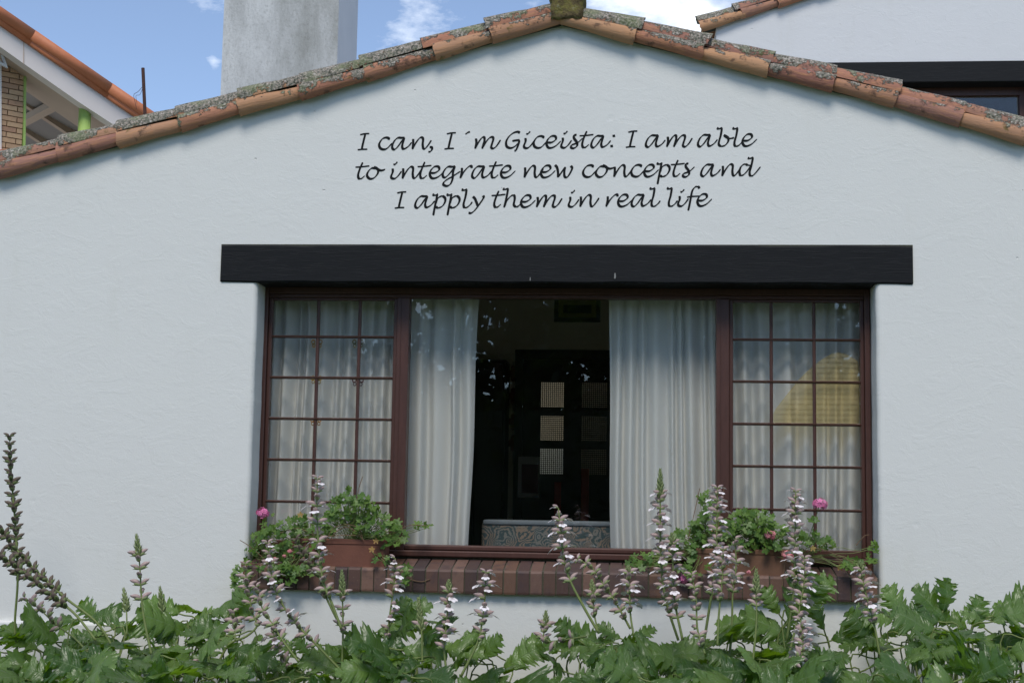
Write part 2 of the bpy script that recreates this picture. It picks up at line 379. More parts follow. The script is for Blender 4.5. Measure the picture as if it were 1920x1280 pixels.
# roof line traced on the wall plane (underside of the verge tiles)
BL = [(-560, 470), (-420, 440), (-300, 408), (-180, 378), (-60, 351), (0, 337), (112, 309), (226, 281), (343, 251), (454, 220), (563, 193), (685, 158), (815, 121), (922, 89), (1052, 56)]
BR = [(1056, 56), (1190, 88), (1320, 121), (1441, 151), (1563, 180), (1679, 208), (1800, 243), (1922, 277), (2040, 307), (2160, 338), (2290, 371), (2410, 402)]
BLw = [P(*p) for p in BL]; BRw = [P(*p) for p in BR]
XE0, XE1 = BLw[0].x+.05, BRw[-1].x-.05
w = MB()
def revealblock(x0, x1, side):
    r = .028; nz = 70; prof = []
    for k in range(nz+1):
        z = ZT*k/nz; j = .0010*math.sin(k*.61+1)+rnd.uniform(-.0006, .0006)
        xi = (x1 if side > 0 else x0)+j
        ring = [((x0 if side > 0 else x1), 0, z)]
        for a in range(6):
            t = a/5*math.pi/2
            ring.append((xi-side*(r-r*math.sin(t)), r-r*math.cos(t), z))
        ring += [(xi, TH, z), ((x0 if side > 0 else x1), TH, z)]
        prof.append(ring)
    n = len(prof[0]); v = [p for ring in prof for p in ring]
    f = [(k*n+i, k*n+(i+1) % n, (k+1)*n+(i+1) % n, (k+1)*n+i) for k in range(nz) for i in range(n)]
    w.add(v, f)
revealblock(XE0, XL, 1); revealblock(XR, XE1, -1)
w.prism([(XL, .0, 0), (XR, .0, 0), (XR, 0, ZB), (XL, 0, ZB)], (0, TH, 0))
gp = [(XE0, 0, ZT), (XE1, 0, ZT)]+[(max(min(p.x, XE1), XE0), 0, p.z+.05) for p in reversed(BRw)]+[(max(min(p.x, XE1), XE0), 0, p.z+.05) for p in reversed(BLw)]
w.prism(gp, (0, TH, 0))
wall = w.build('wall', MAT['plaster'], house)
for p in wall.data.polygons: p.use_smooth = False
# plinth ledge
Zp = P(200, 1166).z
pl = MB(); x1 = P(402, 1172).x; Zp -= .004
pl.prism([(XE0, 0, Zp), (XE0, -.032, Zp-.004), (XE0, -.036, Zp-.012), (XE0, -.034, 0), (XE0, 0, 0)], (x1-XE0, 0, 0))
pl.build('plinth', MAT['plaster'], house)
# lintel
lx0, lx1 = P(416, 490).x, P(1710.5, 495).x; lz1 = (P(418, 459).z+P(1710, 462).z)/2; lz0 = ZT-.006
MB().bbox(lx0-.006, lx1+.004, -.003, .1, lz0+.004, lz1+.006, .002).build('lintel_joint', MAT['mortar_dark'], house)
lb = MB(); nseg = 40
ringv = []
for k in range(nseg+1):
    x = lx0+(lx1-lx0)*k/nseg; a = .003*math.sin(k*.9)+.002*math.sin(k*2.3); b = .002*math.sin(k*1.3+2); y0 = -.012+.002*math.sin(k*.7)
    ringv += [(x, y0+.006, lz0+b), (x, y0, lz0+b+.008), (x, y0, lz1-.008+a), (x, y0+.006, lz1+a), (x, DEP+.03, lz1+a), (x, DEP+.03, lz0+b)]
lb.add(ringv, [(k*6+i, k*6+(i+1) % 6, (k+1)*6+(i+1) % 6, (k+1)*6+i) for k in range(nseg) for i in range(6)]+[(5, 4, 3, 2, 1, 0), tuple(nseg*6+i for i in range(6))])
lb.build('lintel_beam', MAT['beam'], house)

for (x_, y_, w_, h_) in ((1153, 517, 4, 11), (994, 523, 2, 7)):
    pts = [P(x_+w_*a, y_+h_*b, -.0185) for a, b in ((-.2, -.5), (.3, -.45), (.5, .1), (.2, .5), (-.4, .45), (-.35, 0))]
    MB().prism(pts, (0, .008, 0)).build('pale_chip', simple('bare_filler', (.22, .22, .21), .9), house)
# brick sill (each brick a part)
sill = MB(); zf_l = P(820, 1067).z; zf = (zf_l+P(1600, 1078).z)/2; zb_ = P(900, 1049, DEP).z
ZS0 = (P(820, 1108).z+P(1600, 1128).z)/2
sx0, sx1 = P(466, 1090).x, P(1648, 1100, -.045).x
sill.prism([(sx0, -.036, ZS0+.004), (sx0, -.036, zf-.006), (sx0, DEP+.03, zb_-.006), (sx0, DEP+.03, ZS0+.004)], (sx1-sx0-.002, 0, 0))
sill = sill.build('window_sill', MAT['mortar'], house)
nb = round((sx1-sx0)/.0722); pitch = (sx1-sx0)/nb
for i in range(nb):
    x = sx0+i*pitch+rnd.uniform(-.001, .001); wd = pitch-.0085+rnd.uniform(-.0012, .0012); y0 = -.046+rnd.uniform(-.003, .003); dz = rnd.uniform(-.002, .002); b = .009
    prof = [(y0+b*.3, ZS0-rnd.uniform(0, .004)), (y0, ZS0+.01), (y0, zf-b*1.8+dz), (y0+b, zf-b*.4+dz), (y0+b*2.5, zf+dz*1.2), (DEP-.004, zb_+dz), (DEP-.004, ZS0)]
    bv = MB(); bv.prism([(x, p[0], p[1]) for p in prof], (wd, 0, 0)); br = bv.build('brick', MAT['brick'], sill)

# ------------------------------------------------------------------ verge tiles
def tile_mesh(a, b, r0, r1, cen, tilt, span, th=.013, seg=10):
    """barrel tile from a (uphill) to b (downhill); tilt = direction of its back in the YZ plane, degrees from up towards -Y"""
    a = Vector(a); b = Vector(b); ax = (b-a).normalized(); n = Vector((0, 0, 1)); n = (n-ax*n.dot(ax)).normalized(); f = Vector((0, -1, 0))
    L = (b-a).length; v = []; nl = 5; sd = rnd.uniform(0, 50)
    for i in range(nl+1):
        t = i/nl; c = a.lerp(b, t)+Vector(cen); r = r0+(r1-r0)*t
        for sgn, rr in ((0, r), (1, r-th)):
            for j in range(seg+1):
                an = R(tilt-span/2+span*j/seg)
                wob = .006*mnoise.noise(Vector((t*3+sd, j*.35, sgn)))
                endj = .012*mnoise.noise(Vector((sd, j*.5, 3)))*(1 if i == nl else 0)
                v.append(c+ax*endj+n*math.cos(an)*(rr+wob)+f*math.sin(an)*(rr+wob))
    m = seg+1; W2 = 2*m; fs = []
    for i in range(nl):
        for j in range(seg):
            o = i*W2+j; fs.append((o, o+1, o+1+W2, o+W2)); o2 = o+m; fs.append((o2+1, o2, o2+W2, o2+1+W2))
        for j in (0, seg):
            o = i*W2+j; fs.append((o, o+W2, o+W2+m, o+m))
    for i in (0, nl):
        for j in range(seg): o = i*W2+j; fs.append((o, o+1, o+1+m, o+m))
    return v, fs
def add_tile(a, b, r0, r1, cen, tilt, span, parent, label=None):
    v, fs = tile_mesh(a, b, r0, r1, cen, tilt, span)
    # local frame: x along the tile, so the grain runs along it
    me, _ = mesh('roof_tile', v, fs, MAT['tile'], smooth=False)
    mid = (Vector(a)+Vector(b))/2; X = (Vector(b)-Vector(a)).normalized(); Y = Vector((0, 1, 0)); Z = X.cross(Y).normalized()
    if Z.z < 0: Z = -Z; Y = -Y
    Mx = Matrix((X, Y, Z)).transposed().to_4x4(); Mx.translation = mid; me.transform(Mx.inverted())
    bm = bmesh.new(); bm.from_mesh(me); bmesh.ops.recalc_face_normals(bm, faces=bm.faces); bm.to_mesh(me); bm.free()
    for p in me.polygons: p.use_smooth = True
    try: me.set_sharp_from_angle(angle=R(35))
    except Exception: pass
    return inst('roof_tile', me, Mx, parent)
rf = MB()
for (pts) in (BLw, BRw):      # corrugated roof field behind the verge
    ny = 72; vv = []
    for p in pts:
        for k in range(ny+1):
            y = .12+k*(4.3/ny); vv.append((p.x, y, p.z+.06+.02*math.cos(k*math.pi/2)))
    n = ny+1; fs = [(i*n+k, (i+1)*n+k, (i+1)*n+k+1, i*n+k+1) for i in range(len(pts)-1) for k in range(ny)]
    rf.add(vv, fs)
roof = rf.build('roof', MAT['tile'], house)
def verge(pts, Lx, Ux, parent, Y=0.0, s=1.0, left=True):
    """pts: world polyline of the tile underside from the low end to the high end"""
    def zat(x):
        for a, b in zip(pts, pts[1:]):
            if min(a.x, b.x)-1e-6 <= x <= max(a.x, b.x)+1e-6: return a.z+(b.z-a.z)*(x-a.x)/(b.x-a.x)
        a, b = (pts[0], pts[1]) if abs(x-pts[0].x) < abs(x-pts[-1].x) else (pts[-1], pts[-2])
        return a.z+(b.z-a.z)*(x-a.x)/(b.x-a.x)
    # Lx / Ux: seam positions, ordered from uphill to downhill
    for xs, lower in ((Lx, True), (Ux, False)):
        for a, b in zip(xs, xs[1:]):
            ov = .035*s*(1 if a < b else -1)
            A = Vector((a-ov, Y, zat(a-ov))); B = Vector((b, Y, zat(b)))
            jz = rnd.uniform(-.007, .007)*s; jy = rnd.uniform(-.009, .009)*s; A.z += rnd.uniform(-.006, .006); B.z += rnd.uniform(-.004, .004)
            if lower: add_tile(A, B, .040*s, .060*s, (0, (-.022)*s+jy, .052*s+jz), 62, 200, parent)
            else: add_tile(A, B, .056*s, .076*s, (0, (.004)*s+jy, .100*s+jz), 14, 168, parent)
    mm = MB(); q = [Vector((p.x, Y, p.z)) for p in pts]
    vs = []
    for p in q: vs += [(p.x, Y-.022*s, p.z+.02*s), (p.x, Y-.030*s, p.z+.115*s), (p.x, Y+.03*s, p.z+.14*s), (p.x, Y+.12*s, p.z+.12*s), (p.x, Y+.12*s, p.z+.02*s)]
    mm.add(vs, [(i*5+j, i*5+(j+1) % 5, (i+1)*5+(j+1) % 5, (i+1)*5+j) for i in range(len(q)-1) for j in range(5)])
    mm.build('verge_mortar', MAT['mortar_dark'], parent)
def wx(l, y0=100): 
    out = []
    for px in l:
        # photo y on the roof line near this x
        tab = BL if px <= 1052 else BR
        py = min(tab, key=lambda t: abs(t[0]-px))[1]
        out.append(P(px, py-20, -.03).x)
    return out
verge(BLw, wx([1051, 922, 815, 685, 563, 450, 339, 222, 112, -3, -120, -235, -350, -465]), wx([1036, 912, 793, 676, 563, 450, 332, 222, 113, 0, -115, -230, -345, -460]), roof)
verge(BRw, wx([1058, 1192, 1320, 1441, 1563, 1679, 1800, 1921, 2040, 2160, 2280]), wx([1090, 1204, 1329, 1448, 1566, 1687, 1807, 1925, 2045, 2165, 2285]), roof)
# ridge end: a lump of mossy mortar and stone
bm = bmesh.new(); bmesh.ops.create_cube(bm, size=1); bmesh.ops.subdivide_edges(bm, edges=bm.edges[:], cuts=9, use_grid_fill=True)
cx = (P(1064, 10).x); zz = P(1064, 34).z
for v in bm.verts:
    c = v.co.copy(); c = Vector((c.x*.185*(1+.12*c.z), c.y*.26, c.z*.24)); nn = c.normalized() if c.length else c
    k = mnoise.fractal(v.co*3.1+Vector((4, 1, 2)), 1, 2, 4)*.022
    c += nn*k; 
    v.co = c+Vector((cx, .05, zz+.09))
me = bpy.data.meshes.new('ridge_stone'); bm.to_mesh(me); bm.free(); me.materials.append(MAT['moss'])
for p in me.polygons: p.use_smooth = True
inst('ridge_stone', me, Matrix.Identity(4), house)

# ------------------------------------------------------------------ chimney
def m_chim():
    q = NM('stained_render', .9, .2); v = q.pos()
    c = q.ramp(q.noise(2.2, q.pos((1, 1, .35)), 8, .7), [(.3, (.30, .30, .28)), (.48, (.47, .47, .46)), (.66, (.64, .64, .63))])
    c = q.mix(q.math('MULTIPLY', q.step(q.noise(55, q.pos((1, 1, .5)), 6, .75), .48, .68), .32), c, (.14, .14, .12))
    q.base(c); q.bump(q.noise(45, v, 6), .4, .008); return q.m
MAT['chim'] = m_chim(); MAT['chim_side'] = simple('pale_render', (.72, .70, .71), .8, .1, 3, .2, .004)
YC = 2.6; cx0 = P(417, 90, YC).x; cx1 = P(633, 90, YC).x; yk = P(669, 90, 0).x/D; yb = cx1/yk-D
cb = MB(); z0, z1 = 3.2, P(500, -140, YC).z
cb.add([(cx0, YC, z0), (cx1, YC, z0), (cx1, YC, z1), (cx0, YC, z1), (cx0, yb, z0), (cx1, yb, z0), (cx1, yb, z1), (cx0, yb, z1)], [(0, 1, 2, 3)], 0)
cb.add([(cx1, YC, z0), (cx1, yb, z0), (cx1, yb, z1), (cx1, YC, z1)], [(0, 1, 2, 3)], 1)
cb.add([(cx0, YC, z0), (cx1, YC, z0), (cx1, YC, z1), (cx0, YC, z1), (cx0, yb, z0), (cx1, yb, z0), (cx1, yb, z1), (cx0, yb, z1)], [(4, 7, 6, 5), (0, 3, 7, 4), (3, 2, 6, 7)], 0)
chim = cb.build('chimney', [MAT['chim'], MAT['chim_side']], house)
MB().box(cx0-.05, cx1+.05, YC-.05, yb+.05, z1, z1+.08).build('chimney_cap', MAT['chim'], chim)

# rusty rod with a twist of wire
rod = MB(); a = P(268, 128, .9); b = P(273, 240, .9); rod.tube([b, b.lerp(a, .5), a], .0115, 8); rod = rod.build('metal_rod', MAT['rust'], label='thin rusty iron rod standing up behind the left roof slope', cat='rod')
wr = MB(); wr.tube(crom([P(267, 163, .9), P(259, 172, .89), P(251, 178, .9), P(253, 190, .9), P(256, 205, .9)], 5), .0016, 4)
wr.tube(crom([P(267, 167, .9), P(262, 178, .89), P(255, 180, .9), P(257, 195, .91)], 5), .0014, 4); wr.build('wire', MAT['rust'], rod)

# ------------------------------------------------------------------ window
win = empty('window', (0, DEP, ZB), house)
def X(px, py=770): return P(px, py, DEP).x
def Z(px, py): return P(px, py, DEP).z
fx0, fx1 = X(487), X(1632.5); gt = (Z(640, 558)+Z(1100, 560)+Z(1490, 561))/3; gb = (Z(800, 1021)+Z(1230, 1029))/2; fb = (Z(800, 1044)+Z(1230, 1050))/2
sb = (Z(620, 1014)+Z(1490, 1030))/2
ms = [(X(740.5), X(763.5)), (X(1342.5), X(1367.5))]
gl0, gl1 = X(510), X(1608.5)
fr = MB(); fy0, fy1 = DEP-.012, DEP+.075
MB().bbox(fx0, fx0+.030, fy0, fy1, fb-.05, ZT-.004, .004).build('frame_stile', MAT['frame'], win); fr.bbox(fx1-.030, fx1, fy0, fy1, fb-.05, ZT-.004, .004)
fr.build('frame_stile', MAT['frame'], win)
MB().bbox(fx0+.03, fx1-.03, fy0+.002, fy1, gt+.022, ZT-.004, .004).bbox(fx0+.03, fx1-.03, fy0+.012, fy1-.01, gt, gt+.022, .004).build('head_rail', MAT['frame'], win)
bs = MB(); bs.bbox(fx0+.03, fx1-.03, fy0-.014, fy1, fb, fb+.034, .006).bbox(ms[0][1]-.004, ms[1][0]+.004, fy0+.006, fy1-.002, fb+.034, gb, .008); bs.build('bottom_rail', MAT['frame'], win)
MB().box(fx0-.06, fx1+.06, DEP+.01, DEP+.09, ZS0+.01, fb-.001).build('sill_fillet', MAT['mortar'], win)
for a, b in ms:
    q = MB(); q.bbox(a, b, fy0, fy1, fb+.034, gt+.001, .004); q.bbox(a+.022, a+.026, fy0-.004, fy0+.01, fb+.034, gt, .001); q.build('mullion', MAT['frame'], win)
rowsL = [630, 707.5, 784.5, 861, 941]; rowsR = [637, 715.5, 795.5, 876, 956]
def sash(x0, x1, cols, tag_):
    st = .022
    s_ = MB(); ys = DEP+.012
    s_.bbox(x0, x0+st, ys, ys+.04, fb+.034, gt, .004).bbox(x1-st, x1, ys, ys+.04, fb+.034, gt, .004)
    s_.bbox(x0+st, x1-st, ys+.001, ys+.04, gt-.014, gt, .003).bbox(x0+st, x1-st, ys+.001, ys+.04, fb+.034, sb, .004)
    s_ = s_.build('sash', MAT['frame'], win)
    zs = [gt-.014]+[ (Z(625, a)+Z(1488, b))/2 for a, b in zip(rowsL, rowsR)]+[sb]
    xs = [x0+st]+cols+[x1-st]
    for z in zs[1:-1]:
        h = .0085; b = MB(); j = rnd.uniform(-.001, .001)
        b.add([(x0+st, ys+.012, z-h+j), (x0+st, ys-.004, z-h*.35+j), (x0+st, ys-.006, z+h*.45), (x0+st, ys+.012, z+h), (x1-st, ys+.012, z-h), (x1-st, ys-.004, z-h*.35), (x1-st, ys-.006, z+h*.45), (x1-st, ys+.012, z+h)],
              [(0, 1, 5, 4), (1, 2, 6, 5), (2, 3, 7, 6), (0, 4, 7, 3), (0, 3, 2, 1), (4, 5, 6, 7)])
        b.build('glazing_bar', MAT['frame'], win)
    for x in cols: MB().bbox(x-.009, x+.009, ys+.0005, ys+.022, sb, gt-.014, .006).build('glazing_bar', MAT['frame'], win)
    for i in range(3):
        for j in range(6):
            MB().box(xs[i]-.004, xs[i+1]+.004, ys+.013, ys+.017, zs[j+1]-.002, zs[j]+.002).build('pane', MAT['glass'], win)
sash(fx0+.030, ms[0][0], [X(590), X(668.5)], 'L'); sash(ms[1][1], fx1-.030, [X(1447), X(1528)], 'R')
MB().box(ms[0][1]-.004, ms[1][0]+.004, DEP+.03, DEP+.036, gb-.01, gt+.01).build('pane', MAT['glass'], win, label='large undivided middle pane')
# putty lumps and cords left out of the middle pane

# ------------------------------------------------------------------ curtains
def curtain(name, x0, x1, edge, label, seed, edge_side):
    r = random.Random(seed); n = 260; nz = 26; zt, zb = gt+.10, gb-.30
    # pleats
    ks = []; x = x0
    while x < x1: wd = r.uniform(.04, .14); ks.append((x, wd, r.uniform(.5, 1)*min(1, wd/.07), r.uniform(.3, .7))); x += wd
    def fold(u):
        for (a, wd, am, sk) in ks:
            if a <= u < a+wd:
                t = (u-a)/wd; t = t/sk*.5 if t < sk else .5+(t-sk)/(1-sk)*.5
                return am*(1-math.cos(2*math.pi*t))/2
        return 0
    v = []; 
    for k in range(nz+1):
        tz = k/nz; z = zt+(zb-zt)*tz
        for i in range(n+1):
            u = x0+(x1-x0)*i/n; pinch = .55+.45*min(1, tz*1.5+.3)
            um = u+.012*math.sin(tz*3+u*4)
            y = .385-fold(um)*.085*pinch+.004*math.sin(z*7+u*11)
            e = edge(tz); f = (u-x0)/(x1-x0) if edge_side > 0 else (x1-u)/(x1-x0)
            v.append((u+e*max(0, f-.55)/.45, y, z))
    m = n+1; fs = [(k*m+i, k*m+i+1, (k+1)*m+i+1, (k+1)*m+i) for k in range(nz) for i in range(n)]
    b = MB().add(v, fs); return b.build(name, MAT['curtain'], smooth=True, label=label, cat='curtain', group='curtains inside the wide window')
xa = P(899, 560, .36).x; xb = P(1141, 560, .36).x
curtain('curtain', X(485), xa, lambda t: -.045*t*(1.2-.4*t)-.006*math.sin(t*9), 'cream curtain drawn to the left side of the window, seen through the left small panes', 3, 1)
curtain('curtain', xb, X(1640), lambda t: .034*t+.010*math.sin(t*7)*t, 'cream curtain drawn to the right side of the window, behind the right small panes', 11, -1)

# ------------------------------------------------------------------ room behind the window
RY = 4.1; rx0, rx1 = fx0-.5, fx1+.3
room = empty('room', (0, 2, 0), kind='structure')
ceil_z = 3.36
def Q(px, py, Y=None): return P(px, py, RY if Y is None else Y)
dx0, dx1 = Q(980, 800).x, Q(1190, 800).x; dtop = Q(1060, 674).z
back = MB()
back.box(rx0, dx0-.07, RY, RY+.12, 0, ceil_z).box(dx1+.07, rx1, RY, RY+.12, 0, ceil_z).box(dx0-.07, dx1+.07, RY, RY+.12, dtop+.08, ceil_z)
back.build('room_wall', MAT['room'], room, kind='structure')
MB().box(rx0-.1, rx0, TH, RY+.12, 0, ceil_z).build('room_wall', MAT['room'], room, kind='structure')
MB().box(rx1, rx1+.1, TH, RY+.12, 0, ceil_z).build('room_wall', MAT['room'], room, kind='structure')
MB().box(rx0-.1, rx1+.1, TH, RY+.12, ceil_z, ceil_z+.1).build('room_ceiling', MAT['room'], room, kind='structure')
MB().box(rx0-.1, rx1+.1, TH, RY+.12, -.01, .06).build('room_floor', MAT['floor'], room, kind='structure')
# door with six mesh-glass lights
door = empty('door', ((dx0+dx1)/2, RY, .06), label='dark wooden door with six square patterned glass lights at the back of the room', cat='door')
lx = [(Q(1013, 800).x, Q(1057, 800).x), (Q(1090, 800).x, Q(1138, 800).x)]
lz = [(Q(1035, 763).z, Q(1035, 716).z), (Q(1035, 826).z, Q(1035, 779).z), (Q(1035, 888).z, Q(1035, 840).z)]
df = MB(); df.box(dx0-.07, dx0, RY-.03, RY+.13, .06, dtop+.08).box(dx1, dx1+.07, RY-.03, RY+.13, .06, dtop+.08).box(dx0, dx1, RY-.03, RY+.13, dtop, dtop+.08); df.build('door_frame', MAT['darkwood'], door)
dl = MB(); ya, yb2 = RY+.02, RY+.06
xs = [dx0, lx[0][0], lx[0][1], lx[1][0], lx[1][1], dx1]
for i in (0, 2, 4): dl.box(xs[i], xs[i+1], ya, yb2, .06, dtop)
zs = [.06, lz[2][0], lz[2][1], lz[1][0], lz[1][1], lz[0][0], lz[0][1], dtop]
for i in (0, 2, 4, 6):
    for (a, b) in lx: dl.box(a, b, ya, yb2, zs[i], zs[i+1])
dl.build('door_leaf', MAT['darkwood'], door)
def m_mesh():
    m = bpy.data.materials.new('patterned_glass'); m.use_nodes = True; t = m.node_tree; t.nodes.clear(); N = t.nodes.new
    o = N('ShaderNodeOutputMaterial'); ge = N('ShaderNodeNewGeometry'); sx = N('ShaderNodeSeparateXYZ'); t.links.new(ge.outputs['Position'], sx.inputs[0])
    def mth(op, a, b=None):
        q = N('ShaderNodeMath'); q.operation = op
        for i, v in enumerate((a, b)):
            if v is None: continue
            if isinstance(v, float): q.inputs[i].default_value = v
            else: t.links.new(v, q.inputs[i])
        return q.outputs[0]
    g = [mth('GREATER_THAN', mth('ABSOLUTE', mth('SUBTRACT', mth('FRACT', mth('MULTIPLY', sx.outputs[i], 1/.0165)), .5)), .33) for i in (0, 2)]
    msk = mth('MAXIMUM', g[0], g[1])
    tr = N('ShaderNodeBsdfTransparent'); tr.inputs[0].default_value = (.85, .85, .8, 1); tl = N('ShaderNodeBsdfDiffuse'); tl.inputs[0].default_value = (.03, .028, .022, 1)
    mx = N('ShaderNodeMixShader'); t.links.new(msk, mx.inputs[0]); t.links.new(tr.outputs[0], mx.inputs[1]); t.links.new(tl.outputs[0], mx.inputs[2]); t.links.new(mx.outputs[0], o.inputs[0]); return m
MAT['meshglass'] = m_mesh()
for (a, b) in lx:
    for (c_, d_) in lz: MB().box(a, b, RY+.035, RY+.041, c_, d_).build('glass_light', MAT['meshglass'], door)
h = MB(); hz = Q(985, 930).z; h.tube([(dx0+.06, RY+.0, hz), (dx0+.06, RY-.05, hz), (dx0+.14, RY-.055, hz)], .009, 8); h.build('door_handle', MAT['piping'], door)
# boards added behind the door, toned to set how bright each light looks
MB().box(Q(940, 800).x, Q(1064, 800).x, RY+1.7, RY+1.8, 0, Q(1035, 832, RY+1.7).z).build('pane_tone_board', simple('bright_backing', (.8, .8, .78), .9, .05), label='added low pale board that makes the lowest left door light brightest', cat='wall')
MB().box(Q(700, 800).x, Q(1070, 800, RY+2.2).x, RY+2.2, RY+2.3, 0, 3.0).build('pane_tone_screen', simple('tan_backing', (.30, .26, .21), .9), label='added tan screen that sets the brightness of the upper left door lights', cat='screen', group='screens added behind the door lights')
MB().box(Q(1070, 800, RY+2.2).x+.002, P(1330, 60, 4.7).x-.05, RY+1.2, RY+1.3, 0, 3.0).build('pane_tone_screen', simple('brown_backing', (.24, .19, .14), .9), label='added darker brown screen that dims the right column of door lights', cat='screen', group='screens added behind the door lights')
# dark cupboard on the left, doorway header, wall strip
cab = empty('cupboard', (Q(917, 800).x, RY-.3, .06), label='tall dark cupboard at the back of the room beside the left curtain', cat='cupboard')
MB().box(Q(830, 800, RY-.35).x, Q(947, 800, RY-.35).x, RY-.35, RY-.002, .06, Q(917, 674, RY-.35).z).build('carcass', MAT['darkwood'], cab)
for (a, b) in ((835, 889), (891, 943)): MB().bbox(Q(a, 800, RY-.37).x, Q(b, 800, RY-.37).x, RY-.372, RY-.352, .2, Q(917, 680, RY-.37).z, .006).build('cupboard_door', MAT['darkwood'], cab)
# framed picture
pic = empty('picture', (Q(1082, 560).x, RY-.02, Q(1082, 560).z), label='black framed picture with olive mount high on the back wall of the room', cat='picture')
px0, px1, pz0 = Q(1040, 560).x, Q(1126, 560).x, Q(1082, 604).z; pz1 = min(pz0+(px1-px0)*1.2, ceil_z-.03)
q = MB(); bw = .035
q.box(px0, px0+bw, RY-.035, RY-.002, pz0, pz1).box(px1-bw, px1, RY-.035, RY-.002, pz0, pz1).box(px0+bw, px1-bw, RY-.035, RY-.002, pz0, pz0+bw).box(px0+bw, px1-bw, RY-.035, RY-.002, pz1-bw, pz1); q.build('picture_frame', MAT['black'], pic)
MB().box(px0+bw, px1-bw, RY-.02, RY-.004, pz0+bw, pz1-bw).build('mount', simple('olive_card', (.25, .25, .07), .8, .1), pic)
MB().box(px0+bw+.04, px1-bw-.04, RY-.024, RY-.021, pz0+bw+.04, pz1-bw-.04).build('print', simple('dark_green_print', (.03, .06, .04), .8, .8, 14, 0), pic)
# red paper garland on the strip of wall
gar = empty('garland', (Q(962, 690).x, RY-.02, Q(962, 690).z), label='dark red paper garland hanging on the strip of wall between cupboard and door', cat='garland')
MB().tube([Q(962, 678, RY-.012), Q(962, 870, RY-.012)], .002, 4).build('string', MAT['rust'], gar)
for py in (700, 742, 790, 830):
    c = Q(962, py, RY-.016); pts = []
    for k in range(16):
        rr = .055*(.55+.45*abs(math.cos(k*math.pi/4))); an = k*math.pi/8; pts.append((c.x+rr*math.cos(an), c.y, c.z+rr*1.3*math.sin(an)))
    MB().prism(pts, (0, .006, 0)).build('paper_shape', simple('dark_red_paper', (.14, .03, .025), .8, .2, 30, 0), gar)
# red chair-like rail and white notice low down by the door
pst = empty('poster', (Q(990, 900).x, RY-.04, Q(990, 930).z), label='small dark red and blue poster with a pale border low in the dark room', cat='poster')
MB().box(Q(972, 900).x, Q(1012, 900).x, RY-.06, RY-.045, Q(990, 932).z, Q(990, 856).z).build('border', simple('grey_paper', (.5, .5, .52), .8, .1, 10, 0), pst)
MB().box(Q(979, 900).x, Q(1012, 900).x-.01, RY-.065, RY-.061, Q(990, 924).z, Q(990, 870).z).build('print', simple('dark_red_print', (.12, .03, .06), .8, .8, 7, 0), pst)
for (a_, b_, c_, d_, col, lab) in ((1046, 1058, 905, 975, (.25, .02, .02), 'narrow red upright board deep in the room below the door lights'), (1094, 1108, 880, 975, (.25, .03, .02), 'narrow red upright board deep in the room near the right curtain')):
    MB().bbox(Q(a_, 900).x, Q(b_, 900).x, RY-.5, RY-.46, .06, Q(1050, c_).z, .004).build('red_board', simple('red_paint', col, .6), label=lab, cat='board')
# sofa
sf = empty('sofa', (P(1030, 1000, .9).x, .9, .06), label='sofa with blue and tan damask back just inside the window, between the curtains', cat='sofa')
a = P(902, 1000, .78); b = P(1290, 1000, .78); zt_ = (P(930, 975, .78).z+P(1140, 979, .78).z)/2
def rbox(x0, x1, y0, y1, z0, z1, r, mat, name, parent):
    bm = bmesh.new(); bmesh.ops.create_cube(bm, size=1)
    for v in bm.verts: v.co = Vector((x0+(v.co.x+.5)*(x1-x0), y0+(v.co.y+.5)*(y1-y0), z0+(v.co.z+.5)*(z1-z0)))
    bmesh.ops.bevel(bm, geom=bm.edges[:], offset=r, segments=4, profile=.5, affect='EDGES')
    me = bpy.data.meshes.new(name); bm.to_mesh(me); bm.free(); me.materials.append(mat)
    for p in me.polygons: p.use_smooth = True
    return inst(name, me, Matrix.Identity(4), parent)
rbox(a.x, b.x, .78, 1.0, .25, zt_-.004, .03, MAT['damask'], 'sofa_back', sf)
rbox(a.x+.01, b.x-.01, .772, 1.01, zt_-.028, zt_+.004, .012, MAT['piping'], 'top_band', sf)
rbox(a.x, b.x, .95, 1.65, .15, .5, .05, MAT['damask'], 'seat', sf)
# reflection of a yellow parasol, built as a sheer dome behind the right panes
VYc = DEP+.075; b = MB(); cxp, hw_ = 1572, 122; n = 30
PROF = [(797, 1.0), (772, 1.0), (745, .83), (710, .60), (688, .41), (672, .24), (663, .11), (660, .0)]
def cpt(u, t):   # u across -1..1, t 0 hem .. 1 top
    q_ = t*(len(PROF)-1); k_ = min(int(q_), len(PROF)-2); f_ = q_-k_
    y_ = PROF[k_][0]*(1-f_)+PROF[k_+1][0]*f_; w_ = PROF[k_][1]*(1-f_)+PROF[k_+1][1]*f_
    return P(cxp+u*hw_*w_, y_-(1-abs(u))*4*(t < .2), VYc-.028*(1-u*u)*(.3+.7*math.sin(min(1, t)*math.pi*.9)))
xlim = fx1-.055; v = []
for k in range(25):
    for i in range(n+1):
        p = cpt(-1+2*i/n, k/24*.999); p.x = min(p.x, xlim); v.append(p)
b.add(v, [(k*(n+1)+i, k*(n+1)+i+1, (k+1)*(n+1)+i+1, (k+1)*(n+1)+i) for k in range(24) for i in range(n)])
